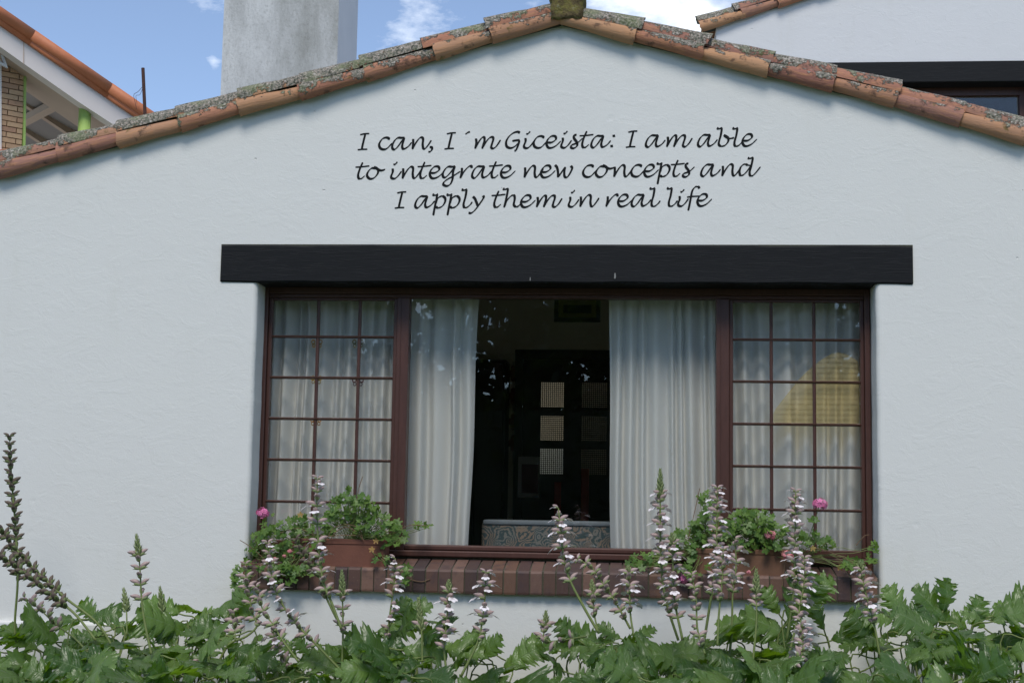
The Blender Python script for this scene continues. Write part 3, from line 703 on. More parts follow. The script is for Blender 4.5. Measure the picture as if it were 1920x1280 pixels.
def m_reflection():
    q = NM('yellow_sheer_reflection', .8, .1); sx = q.n('ShaderNodeSeparateXYZ'); q.l(q.pos(), sx.inputs[0])
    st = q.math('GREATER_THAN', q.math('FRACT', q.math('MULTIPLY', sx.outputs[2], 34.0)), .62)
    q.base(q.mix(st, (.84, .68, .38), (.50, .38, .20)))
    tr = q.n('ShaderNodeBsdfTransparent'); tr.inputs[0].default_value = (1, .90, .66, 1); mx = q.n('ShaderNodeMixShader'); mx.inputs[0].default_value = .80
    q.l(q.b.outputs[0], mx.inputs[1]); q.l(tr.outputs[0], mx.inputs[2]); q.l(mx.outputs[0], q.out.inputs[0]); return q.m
b.build('parasol_reflection', m_reflection(), smooth=True, label='sheer dome standing in for a yellow parasol reflected in the right hand small panes', cat='reflection')
# butterfly stickers on the panes
for (px, py, col, lab) in ((594, 644, (.45, .22, .02), 'orange butterfly sticker high on the left sash, left glazing bar'), (671, 644, (.20, .16, .04), 'olive butterfly sticker high on the left sash, right glazing bar'),
                      (593, 712, (.40, .27, .06), 'yellow butterfly sticker on the left sash under the second bar'), (671, 716, (.10, .03, .04), 'dark red butterfly sticker on the left sash under the second bar'), (592, 790, (.45, .20, .03), 'orange butterfly sticker lower on the left sash, under the third bar')):
    c = P(px, py, DEP+.05); sb_ = MB()
    for s_ in (-1, 1):
        for (ox, oz, rx_, rz_) in ((.021, .010, .013, .015), (.018, -.012, .010, .012)):
            ring = [(c.x+s_*(ox+rx_*math.cos(k*math.pi/5)), c.y, c.z+oz+rz_*math.sin(k*math.pi/5)) for k in range(10)]
            rin = [(c.x+s_*(ox+rx_*.55*math.cos(k*math.pi/5)), c.y, c.z+oz+rz_*.55*math.sin(k*math.pi/5)) for k in range(10)]
            r2 = [(x, y+.002, z) for (x, y, z) in ring]
            sb_.add(ring+rin, [(k, (k+1) % 10, 10+(k+1) % 10, 10+k) for k in range(10)]); sb_.add(ring+r2, [(k, (k+1) % 10, 10+(k+1) % 10, 10+k) for k in range(10)])
    sb_.build('butterfly_sticker', simple('sticker', col, .6, .1, 20, 0), label=lab, cat='sticker', group='butterfly stickers on the left sash')

# ------------------------------------------------------------------ lettering, pen strokes laid on the plaster
GL = {}
def g(ch, s, ax, bl, *strokes): GL[ch] = [[((x-ax)/s, (bl-y)/s) for x, y in st] for st in strokes]
g('c', 8, 405, 405, [(548, 262), (552, 238), (515, 226), (465, 240), (425, 285), (407, 335), (425, 385), (475, 404), (530, 385), (600, 310)])
g('a', 8, 605, 395, [(790, 220), (740, 222), (690, 222), (640, 262), (608, 325), (605, 375), (638, 396), (690, 350), (750, 265), (785, 222)], [(788, 218), (765, 290), (752, 345), (765, 385), (800, 380), (850, 345), (895, 290)])
g('n', 8, 908, 392, [(917, 238), (918, 300), (908, 394)], [(912, 380), (950, 310), (1000, 240), (1040, 215), (1066, 240), (1060, 320), (1070, 378), (1100, 380), (1150, 320), (1190, 258)])
g(',', 8, 1165, 392, [(1165, 362), (1195, 367), (1200, 395), (1180, 425), (1145, 437)])
g('I', 8, 145, 405, [(122, 182), (190, 167), (260, 164)], [(200, 170), (172, 280), (145, 400)], [(85, 408), (150, 400), (230, 398)])
g('´', 8, 1700, 380, [(1700, 164), (1738, 138), (1770, 124)])
g('m', 6.4, 70, 300, [(80, 178), (84, 230), (70, 302)], [(72, 295), (110, 225), (150, 172), (178, 165), (182, 200), (170, 245), (153, 302)], [(156, 295), (200, 220), (245, 170), (280, 163), (287, 192), (268, 255), (264, 288), (290, 298), (330, 265), (375, 195)])
g('G', 6.4, 440, 300, [(607, 116), (580, 102), (530, 115), (475, 160), (442, 220), (450, 278), (495, 297), (545, 278), (592, 232)], [(515, 213), (560, 205), (605, 200)], [(602, 202), (588, 255), (560, 322), (540, 328)])
g('i', 6.4, 658, 300, [(674, 178), (674, 220), (656, 270), (665, 295), (700, 298), (740, 265), (780, 210)], [(682, 133), (708, 124), (730, 98)])
g('e', 6.4, 925, 292, [(938, 228), (990, 225), (1038, 190), (1030, 153), (985, 152), (943, 190), (926, 240), (945, 285), (985, 291), (1040, 265), (1100, 208)])
g('s', 6.4, 1220, 300, [(1270, 156), (1280, 148), (1258, 152), (1256, 185), (1290, 235), (1292, 278), (1255, 306), (1222, 298), (1228, 270), (1270, 252), (1310, 232), (1360, 185)])
g('t', 6.4, 1355, 288, [(1410, 90), (1375, 170), (1355, 240), (1362, 280), (1392, 285), (1435, 250)], [(1322, 148), (1400, 143), (1490, 132)])
g(':', 6.4, 1708, 285, [(1718, 150), (1735, 148), (1750, 146)], [(1691, 272), (1708, 270), (1724, 268)])
g('b', 6.857, 1285, 300, [(1262, 65), (1290, 76), (1333, 58)], [(1328, 62), (1312, 160), (1292, 230), (1288, 278), (1322, 300), (1370, 285), (1408, 235), (1403, 188), (1350, 155)], [(1352, 156), (1400, 190), (1440, 200), (1485, 188)])
g('l', 6.857, 1488, 298, [(1462, 65), (1495, 76), (1533, 58)], [(1528, 62), (1512, 160), (1490, 240), (1492, 288), (1525, 298), (1570, 265), (1600, 225)])
g('o', 7.385, 210, 335, [(325, 190), (270, 190), (222, 240), (209, 292), (245, 333), (300, 325), (350, 272), (363, 218), (340, 188), (303, 172)], [(303, 170), (345, 196), (390, 218), (430, 215), (458, 203)])
g('g', 7.385, 1258, 315, [(1428, 148), (1385, 156), (1335, 155), (1290, 190), (1258, 250), (1264, 295), (1298, 300), (1360, 240), (1422, 155)], [(1428, 145), (1400, 230), (1392, 325), (1360, 398), (1310, 422), (1266, 403), (1276, 365), (1330, 325), (1400, 285), (1500, 220)])
g('r', 7.385, 1500, 318, [(1522, 175), (1520, 230), (1500, 320)], [(1504, 310), (1550, 230), (1610, 165), (1650, 150), (1658, 180)])
g('w', 6.62, 970, 270, [(930, 118), (955, 145), (968, 205), (968, 272)], [(972, 265), (1010, 210), (1055, 145)], [(1058, 140), (1046, 205), (1052, 262), (1085, 265), (1120, 215), (1144, 155), (1125, 128)])
g('p', 7.11, 478, 282, [(435, 105), (470, 117), (512, 98)], [(502, 102), (482, 200), (462, 300), (447, 385)], [(480, 225), (505, 160), (560, 127), (602, 150), (605, 200), (570, 258), (518, 284), (480, 270)])
g('d', 7.11, 1540, 282, [(1695, 145), (1650, 138), (1605, 126), (1560, 160), (1540, 220), (1550, 272), (1588, 270), (1640, 220), (1690, 150)], [(1650, 42), (1680, 51), (1725, 32)], [(1720, 36), (1697, 150), (1675, 230), (1682, 276), (1715, 278), (1760, 235), (1820, 160)])
g('y', 6.0, 940, 258, [(938, 135), (962, 158), (980, 200), (997, 245)], [(1052, 125), (1060, 148), (1010, 225), (960, 290), (920, 320), (890, 318)])
g('h', 6.0, 1290, 252, [(1278, 42), (1300, 52), (1342, 40)], [(1337, 42), (1316, 150), (1290, 255)], [(1294, 246), (1320, 180), (1370, 125), (1404, 120), (1410, 160), (1400, 220), (1420, 245), (1450, 240), (1490, 200)])
g('f', 6.19, 1565, 255, [(1682, 52), (1665, 32), (1630, 35), (1597, 80), (1580, 160), (1565, 240), (1550, 308)], [(1535, 152), (1600, 144), (1690, 140)])
LINES = [
 ((678, 280.8, 1400, 274.0), 'I 678.1 c 710.6 a 735.6 n 773.5 , 805.6 I 840.6 ´ 872.5 m 890.9 G 948.75 i 982.8 c 1000.3 e 1024.5 i 1052.7 s 1070.6 t 1091.7 a 1108.9 : 1146.9 I 1180.8 a 1211.3 m 1250.4 a 1309 b 1347.4 l 1377 e 1391.9'),
 ((690, 335.4, 1390, 329.9), 't 671.5 o 688.4 i 733.8 n 754.8 t 788 e 805.6 g 830.3 r 863.1 a 885.5 t 921.9 e 939 n 983.4 e 1014 w 1046.5 c 1093 o 1117.5 n 1151.5 c 1183.4 e 1207.7 p 1237.2 t 1262.8 s 1280.4 a 1314.9 n 1354.2 d 1386.6'),
 ((745, 390, 1320, 386.2), 'I 747.5 a 778.7 p 816.7 p 843.3 l 869.2 y 886.7 t 926.7 h 945 e 976.7 m 1006.3 i 1066.7 n 1088 r 1136.6 e 1158.7 a 1184.6 l 1221.7 l 1254 i 1271.8 f 1292.8 e 1307.4')]
letter_root = empty('lettering', P(1045, 330), house, label='black calligraphic lettering of three lines painted on the gable')
ph = R(42); cnt = 0
for (x0, y0, x1, y1), spec in LINES:
    tk = spec.split()
    for ch, xs_ in zip(tk[::2], tk[1::2]):
        ax = float(xs_); by = y0+(y1-y0)*(ax-x0)/(x1-x0); mb = MB()
        for st in GL[ch]:
            cnt += 1; yo = -.0010-.00004*(cnt % 7)
            pts = crom([Vector((ax+x, by-y, 0)) for x, y in st], 6); q = []
            for i, p in enumerate(pts):
                d = (pts[min(i+1, len(pts)-1)]-pts[max(i-1, 0)]); th = math.atan2(-d.y, d.x)
                wd = 1.9+3.5*abs(math.sin(th-ph))**.9
                if abs(math.sin(th)) < .3 and ch in 'Itpdblhf': wd = 3.0
                if ch == ':': wd = 4.6
                if i in (0, len(pts)-1) and ch != ':': wd *= .72
                nrm = Vector((-d.y, d.x, 0)).normalized()*wd/2
                q += [P(p.x+nrm.x, p.y+nrm.y, yo), P(p.x-nrm.x, p.y-nrm.y, yo)]
            mb.add(q, [(2*i, 2*i+1, 2*i+3, 2*i+2) for i in range(len(pts)-1)])
        if ch != ' ': mb.build('letter', MAT['paint_text'], letter_root)

# ------------------------------------------------------------------ planters and geraniums on the sill
def planter(x0, x1, py0, py1, Yf, mat, label, depth=.15, yawd=0):
    a = P(x0, py1, Yf); b = P(x1, py1, Yf); zt = P((x0+x1)/2, py0, Yf).z; z0_ = min(a.z, b.z); cxx = (a.x+b.x)/2; L = b.x-a.x; H = zt-z0_
    root = empty('planter', (cxx, Yf+depth/2, z0_), label=label, cat='planter', group='terracotta planters on the brick sill')
    bm = MB(); t = .012; fl = .012
    def ring(l, d, z): return [(-l, -d, z), (l, -d, z), (l, d, z), (-l, d, z)]
    Rz = Matrix.Rotation(R(yawd), 4, 'Z')
    L2, D2 = L/2, depth/2
    rs = [ring(L2-fl, D2-fl, 0), ring(L2-fl*.35, D2-fl*.35, H-.028), ring(L2, D2, H-.026), ring(L2+.002, D2+.002, H-.004), ring(L2-.002, D2-.002, H), ring(L2-t, D2-t, H), ring(L2-t-fl*.3, D2-t-fl*.3, H-.05)]
    v = [Rz @ Vector(p)+Vector((cxx, Yf+depth/2, z0_)) for r_ in rs for p in r_]
    f = [(0, 3, 2, 1)]+[(k*4+i, k*4+(i+1) % 4, (k+1)*4+(i+1) % 4, (k+1)*4+i) for k in range(len(rs)-1) for i in range(4)]
    bm.add(v, f); bm.build('trough', mat, root)
    so_ = MB(); sv = [Rz @ Vector(p)+Vector((cxx, Yf+depth/2, z0_)) for p in ring(L2-t-.004, D2-t-.004, H-.022)]; so_.add(sv, [(0, 1, 2, 3)]); so_.build('potting_soil', MAT['soil'], root)
    return root
planter(545, 723, 1010, 1060, -.03, MAT['terracotta'], 'reddish terracotta planter trough holding a bushy geranium, left of the window sill')
planter(452, 545, 1056, 1090, -.035, MAT['terracotta2'], 'small terracotta planter at the left end of the sill, half hidden by leaves', .13, -8)
planter(1300, 1492, 1029, 1080, -.03, MAT['terracotta2'], 'brown terracotta planter trough on the right half of the window sill')
def gleaf_mesh(seed):
    r = random.Random(seed); n = 20; v = [(0, 0, 0)]; f = []
    for k in range(n+1):
        an = R(-155+310*k/n)+math.pi/2; rad = 1-.18*(1-abs(math.cos(2.5*(an-math.pi/2))))-.28*abs(math.sin(2.5*(an-math.pi/2)))**3+r.uniform(-.05, .05)
        v.append((rad*math.cos(an)*.55, rad*math.sin(an)*.55+.1, .10*abs(math.cos(2.5*(an-math.pi/2)))-.05+r.uniform(-.02, .02)))
    f = [(0, i, i+1) for i in range(1, n+1)]
    return mesh('geranium_leaf', v, f, MAT['gleaf'], True)[0]
GLM = [gleaf_mesh(i) for i in range(4)]
GLY = GLM[0].copy(); GLY.materials[0] = MAT['gyellow']
def flower_head(c, r, mat, parent):
    b = MB(); rr = random.Random(int(c.x*1000))
    for k in range(34):
        d = Vector((rr.gauss(0, 1), rr.gauss(0, 1)-.4, rr.gauss(0, 1))).normalized(); p = c+Vector((d.x*r, d.y*r*.8, d.z*r*.85))*(.55+.45*rr.random())
        a = d.orthogonal().normalized(); bb = d.cross(a); s_ = r*.42
        for q in range(5):
            an = q*2*math.pi/5+rr.uniform(-.2, .2); dr = a*math.cos(an)+bb*math.sin(an); pr = d.cross(dr)
            b.add([p, p+dr*s_*.6+pr*s_*.3+d*s_*.1, p+dr*s_+d*s_*.05, p+dr*s_*.6-pr*s_*.3+d*s_*.1], [(0, 1, 2, 3)])
    return b.build('flower_head', mat, parent)
def geranium(root_px, label, blobs, flowers=(), stems=(), yell=(), seed=1):
    r = random.Random(seed); rp = P(*root_px, .04); root = empty('geranium', rp, label=label, cat='plant', group='geraniums in the planters on the sill')
    sm = MB(); tot = 0
    for (cx_, cy_, rx_, ry_, n) in blobs:
        for _ in range(n):
            while True:
                a, b = r.uniform(-1, 1), r.uniform(-1, 1)
                if a*a+b*b < 1: break
            c = P(cx_+a*rx_, cy_+b*ry_, -.02); c.y = .045+r.uniform(-.13, .10) if cy_+b*ry_ < 1060 else -.09+r.uniform(-.05, .03)
            k = (c.y+D)/(-.02+D); c.x *= k; c.z = EYE+(c.z-EYE)*k
            s_ = r.uniform(.026, .05)
            nrm = Vector((r.gauss(0, .45), -.75+r.gauss(0, .3), .55+r.gauss(0, .4))).normalized(); y_ = Vector((r.gauss(0, 1), r.gauss(0, .5), r.gauss(0, .6)-.2)); y_ = (y_-nrm*y_.dot(nrm)).normalized(); x_ = y_.cross(nrm)
            Mx = Matrix((x_, y_, nrm)).transposed().to_4x4() @ Matrix.Scale(s_, 4); Mx.translation = c
            me = GLM[r.randrange(4)]
            inst('leaf', me, Mx, root); tot += 1
            if tot % 3 == 0:
                mid = c.lerp(rp, .5)+Vector((r.uniform(-.02, .02), r.uniform(-.02, .02), r.uniform(-.01, .03)))
                sm.tube(crom([c, c.lerp(rp, .25)+Vector((0, 0, -.01)), mid, rp+Vector((r.uniform(-.08, .08), 0, 0))], 3), .0016, 4, 0)
    for (px, py) in yell:
        c = P(px, py, -.07); Mx = Matrix.Rotation(R(75), 4, 'X') @ Matrix.Scale(.034, 4); Mx.translation = c; inst('leaf', GLY, Mx, root)
    for st in stems: sm.tube(crom([P(x, y, -.05) for x, y in st], 4), .0022, 5, 1)
    for (px, py, rad, mt) in flowers:
        c = P(px, py, -.07); flower_head(c, rad, MAT[mt], root)
        sm.tube(crom([c, c.lerp(rp, .4)+Vector((0, 0, -.02)), rp], 5), .0018, 5, 0)
    sm.build('stem', [MAT['stem'], MAT['stem_brown']], root)
geranium((500, 1062), 'leafy geranium in the small corner planter with one high pink flower against the frame', [(500, 1030, 42, 42, 85), (530, 1075, 40, 22, 40), (452, 1095, 18, 36, 34), (487, 1000, 12, 20, 8)], [(493, 961, .038, 'pink'), (515, 1048, .014, 'salmon')], [[(505, 1055), (470, 1025), (450, 1012)]], [], 2)
geranium((600, 1015), 'geranium with small pink blooms spilling over the left end of the reddish planter', [(575, 1005, 48, 40, 120), (560, 1055, 48, 26, 70), (520, 985, 30, 22, 22)], [(574, 1047, .018, 'salmon'), (543, 1033, .015, 'salmon'), (533, 1042, .012, 'salmon'), (590, 1040, .012, 'pink')], [[(600, 1010), (560, 990), (520, 1000)], [(610, 1005), (585, 1000), (570, 1015)]], [(563, 966)], 3)
geranium((668, 1018), 'bushy geranium arching over the right half of the reddish planter', [(662, 955, 52, 30, 115), (700, 985, 34, 34, 60), (640, 935, 14, 12, 8), (655, 922, 9, 6, 4), (735, 1000, 30, 28, 48), (712, 1045, 16, 12, 12), (785, 985, 22, 5, 8), (760, 1075, 14, 20, 14), (620, 975, 20, 20, 20)], [],
         [[(612, 1012), (625, 990), (650, 983), (672, 990), (680, 1008)], [(618, 1012), (632, 995), (655, 988), (682, 1012)], [(615, 1005), (650, 1003), (680, 1004)], [(668, 945), (673, 915), (680, 893)], [(740, 1000), (765, 985), (800, 985)], [(765, 1085), (790, 1090), (806, 1085)], [(610, 1010), (600, 1020)]], [(705, 1015), (697, 1031)], 4)
geranium((1330, 1030), 'trailing geranium at the left end of the brown planter, near the middle pane', [(1330, 990, 38, 36, 90), (1290, 1020, 38, 30, 75), (1330, 950, 14, 30, 16), (1215, 1050, 40, 14, 40), (1300, 1060, 30, 20, 24), (1318, 925, 10, 12, 5)], [(1283, 1083, .036, 'pink')], [[(1185, 1040), (1205, 1048), (1225, 1055)], [(1345, 1000), (1352, 945), (1358, 915)], [(1290, 1010), (1300, 970), (1312, 915)]], [], 5)
geranium((1430, 1030), 'dense round geranium in the middle of the brown planter with salmon flowers', [(1412, 978, 46, 24, 125), (1400, 1005, 52, 22, 90), (1455, 1005, 34, 22, 60), (1430, 1030, 28, 8, 16)], [(1444, 1002, .032, 'salmon'), (1478, 1041, .034, 'salmon'), (1404, 1072, .014, 'salmon')], [[(1462, 1032), (1471, 1050), (1468, 1085), (1467, 1100)]], [(1338, 992), (1437, 1033)], 6)
geranium((1500, 1045), 'sparse geranium runners at the right end of the sill with one tall bright pink bloom', [(1515, 1015, 25, 22, 30), (1526, 972, 8, 8, 5), (1552, 1020, 13, 12, 11), (1600, 1058, 26, 9, 20), (1637, 1035, 9, 22, 12), (1528, 1140, 12, 10, 8)], [(1537, 945, .04, 'pink')], [[(1500, 1045), (1530, 1028), (1570, 1040), (1600, 1055)], [(1605, 1022), (1620, 1005), (1630, 1002)], [(1540, 1135), (1550, 1120), (1560, 1118)]], [(1524, 1029), (1575, 1065)], 7)

# ------------------------------------------------------------------ acanthus
def leaf_mesh(seed, nl=4.5):
    r = random.Random(seed); nt_ = 64; vs = []; uv = []; lat = [-1, -.72, -.4, 0, .4, .72, 1]
    curl = r.uniform(.05, .5); droop = r.uniform(.05, .35); twist = r.uniform(-.3, .3); side = r.uniform(-.15, .15); ru = r.uniform(.02, .06); wdt = r.uniform(.34, .48)
    for i in range(nt_+1):
        t = i/nt_; env = wdt*(math.sin(math.pi*min(1, t*.93+.07)**1.15)**.55)*(.62+.5*t if t < .6 else .92)
        lob = abs(math.sin(math.pi*nl*t))**.72; depth = .20+.27*t
        wv = env*(depth+(1-depth)*lob); wv *= 1+.13*math.sin(2*math.pi*nl*4*t+seed)+.16*mnoise.noise(Vector((t*9, seed*3.1, 0)))
        for s_ in lat:
            a = abs(s_); x = s_*wv*(1+side*s_)+.05*mnoise.noise(Vector((t*3, seed*1.7, 5))); yy = t+a*wv*.42*(lob*.9+.1)
            z = -curl*t*t-droop*a*a*wv*1.2+ru*math.sin(2*math.pi*nl*t+(0 if s_ > 0 else .6))*a*.5+.12*mnoise.noise(Vector((t*3.5, s_*1.6, seed*2.3)))*(.3+a)+.10*a*wv*(1-t)
            x += twist*z*.5
            vs.append((x, yy*.92, z)); uv.append((s_, t))
    m = len(lat); f = [(i*m+j, i*m+j+1, (i+1)*m+j+1, (i+1)*m+j) for i in range(nt_) for j in range(m-1)]
    return mesh('acanthus_leaf', vs, f, MAT['leaf'], True, uv=uv)[0]
LM = [leaf_mesh(i+20) for i in range(9)]

def spindle(b, base, d, up_, L, r, m, bend=.25, flat=.8, n=6, seg=5, tipr=.1):
    d = d.normalized(); sx_ = d.cross(up_).normalized(); u_ = sx_.cross(d); v = []
    for i in range(seg+1):
        t = i/seg; rr = r*(math.sin(math.pi*(.12+.80*t))**.8) if i < seg else r*tipr
        c = base+d*L*t-u_*bend*L*t*t
        v += [c+(sx_*math.cos(2*math.pi*j/n)+u_*math.sin(2*math.pi*j/n)*flat)*rr for j in range(n)]
    b.add(v, [(i*n+j, i*n+(j+1) % n, (i+1)*n+(j+1) % n, (i+1)*n+j) for i in range(seg) for j in range(n)], m)
def blade(b, base, d, nrm, L, w_, m):
    d = d.normalized(); s_ = d.cross(nrm).normalized(); n_ = s_.cross(d)
    v = [base+s_*w_*.25, base-s_*w_*.25, base+d*L*.35+s_*w_*.5+n_*w_*.1, base+d*L*.35-s_*w_*.5+n_*w_*.1, base+d*L*.7+s_*w_*.3, base+d*L*.7-s_*w_*.3, base+d*L]
    b.add(v, [(0, 1, 3, 2), (2, 3, 5, 4), (4, 5, 6)], m)
def floret(kind, seed):
    r = random.Random(seed); b = MB(); Y_ = Vector((0, 1, 0)); Zv = Vector((0, 0, 1)); o = Vector((0, 0, 0))
    dry = kind == 'dry'
    # hood sepal: purple above, green towards the stalk
    spindle(b, Vector((0, .004, .004)), Vector((0, 1, .25)), Zv, .046, .0135, 0, .36, .85)
    spindle(b, Vector((0, .000, .000)), Vector((0, 1, .05)), Zv, .031, .0115, 1, .15, .85)
    # lower sepal and spiny bracts
    spindle(b, Vector((0, .003, -.004)), Vector((0, 1, -.25)), Zv, .032, .0055, 1 if kind != 'open' else 0, .1, .5)
    for a in (-.3, .3): blade(b, o, Vector((a, 1, -.25)), Zv, .022, .009, 1)
    blade(b, o, Vector((0, .9, -.5)), Zv, .027, .015, 1)
    if kind == 'open':     # white three-lobed lip hanging out under the hood
        for a, L in ((-.6, .032), (0, .040), (.6, .032)):
            p0 = Vector((0, .016, -.004)); p1 = Vector((0, .038, -.010)); d = Vector((a, .55, -.85)).normalized(); sd_ = Vector((1, 0, 0))
            v = [p0+sd_*(-.004), p0+sd_*.004, p1+sd_*(.006+a*.012), p1+sd_*(-.006+a*.012), p1+d*L*.6+sd_*.013, p1+d*L*.6-sd_*.013, p1+d*L+sd_*.005+Vector((0, -.003, 0)), p1+d*L-sd_*.005+Vector((0, -.003, 0))]
            b.add(v, [(0, 1, 2, 3), (3, 2, 4, 5), (5, 4, 6, 7)], 2)
        spindle(b, Vector((0, .012, -.003)), Vector((0, 1, -.3)), Zv, .028, .0075, 2, .3, .8)
    mats = [MAT['hood_dry'] if dry else MAT['hood'], MAT['bract_dry'] if dry else MAT['bract'], MAT['lip']]
    return mesh('acanthus_flower', b.v, b.f, mats, True, b.m)[0]
FM = {k: [floret(k, i) for i in range(1)] for k in ('open', 'closed', 'dry')}

def spike(parent, pts, Y0, Y1, f0, f1, kind, bud=0, seed=0, gap=.035, size=1.0, label=None, thick=1.0, openf=.85):
    """pts photo-traced from tip to base; f0..f1 share of the stem that bears flowers; bud = metres of green bud at the tip"""
    r = random.Random(seed*17+3); n = len(pts); w3 = [P(x, y, Y0+(Y1-Y0)*i/(n-1)) for i, (x, y) in enumerate(pts)]
    path = crom(w3, 10); L = [0]
    for a, b in zip(path, path[1:]): L.append(L[-1]+(b-a).length)
    T = L[-1]
    def at(s):
        for i in range(len(L)-1):
            if L[i+1] >= s: k = (s-L[i])/max(1e-6, L[i+1]-L[i]); return path[i].lerp(path[i+1], k), (path[i]-path[i+1]).normalized()
        return path[-1], (path[-2]-path[-1]).normalized()
    b = MB(); dry = kind == 'dry'
    b.tube(path, [.0026+.0040*min(1, s/.5)*thick for s in L], 6, 0)
    if bud:
        m = int(bud/.0042); 
        for k in range(m):
            s = bud*(k/m); c, t = at(s); q = k/m; rad = .004+.026*math.sin(min(1, q*1.15)*math.pi*.62); an = k*2.4
            o1 = t.cross(Vector((0, 1, .1))).normalized(); o2 = t.cross(o1); dr = o1*math.cos(an)+o2*math.sin(an)
            blade(b, c+dr*rad*.35, t*1.0+dr*(.35+.5*q), dr, (.016+.020*q)*size, (.008+.010*q)*size, 1); 
            spindle(b, c+dr*rad*.2, t*1.0+dr*.55, dr, (.010+.022*q)*size, (.004+.004*q)*size, 1, .1, .7, 5, 3)
    sp = b.build('flower_spike', [MAT['stem'], MAT['bract_dry'] if dry else MAT['bract']], parent, smooth=True)
    if label: sp['label'] = label
    s = max(T*f0, bud*.85); k = 0
    while s < T*f1:
        c, t = at(s); o1 = t.cross(Vector((0, 1, .1))).normalized(); o2 = t.cross(o1)
        for q in (0, 1):
            an = (k % 2)*math.pi/2+q*math.pi+r.uniform(-.35, .35)+.35; dr = o1*math.cos(an)+o2*math.sin(an)
            if r.random() < .06: continue
            prog = (s-T*f0)/max(.01, T*(f1-f0)); el = r.uniform(.35, .85)+(.25 if dry else 0)
            d = (dr+t*el).normalized(); z_ = (t-d*t.dot(d)).normalized(); x_ = d.cross(z_)
            sc = 1.04*size*(r.uniform(.85, 1.1))*(.62+.38*min(1, prog*4+.1)); kk = kind
            if kind == 'open' and (r.random() > openf or prog > .82): kk = 'closed'
            Mx = Matrix((x_, d, z_)).transposed().to_4x4() @ Matrix.Scale(sc, 4); Mx.translation = c+dr*.003
            inst('flower', FM[kk][0], Mx, sp)
        s += gap*(.82 if dry else 1.12)*r.uniform(.85, 1.2)*(.75 if s-T*f0 < .12 else 1); k += 1
    return sp
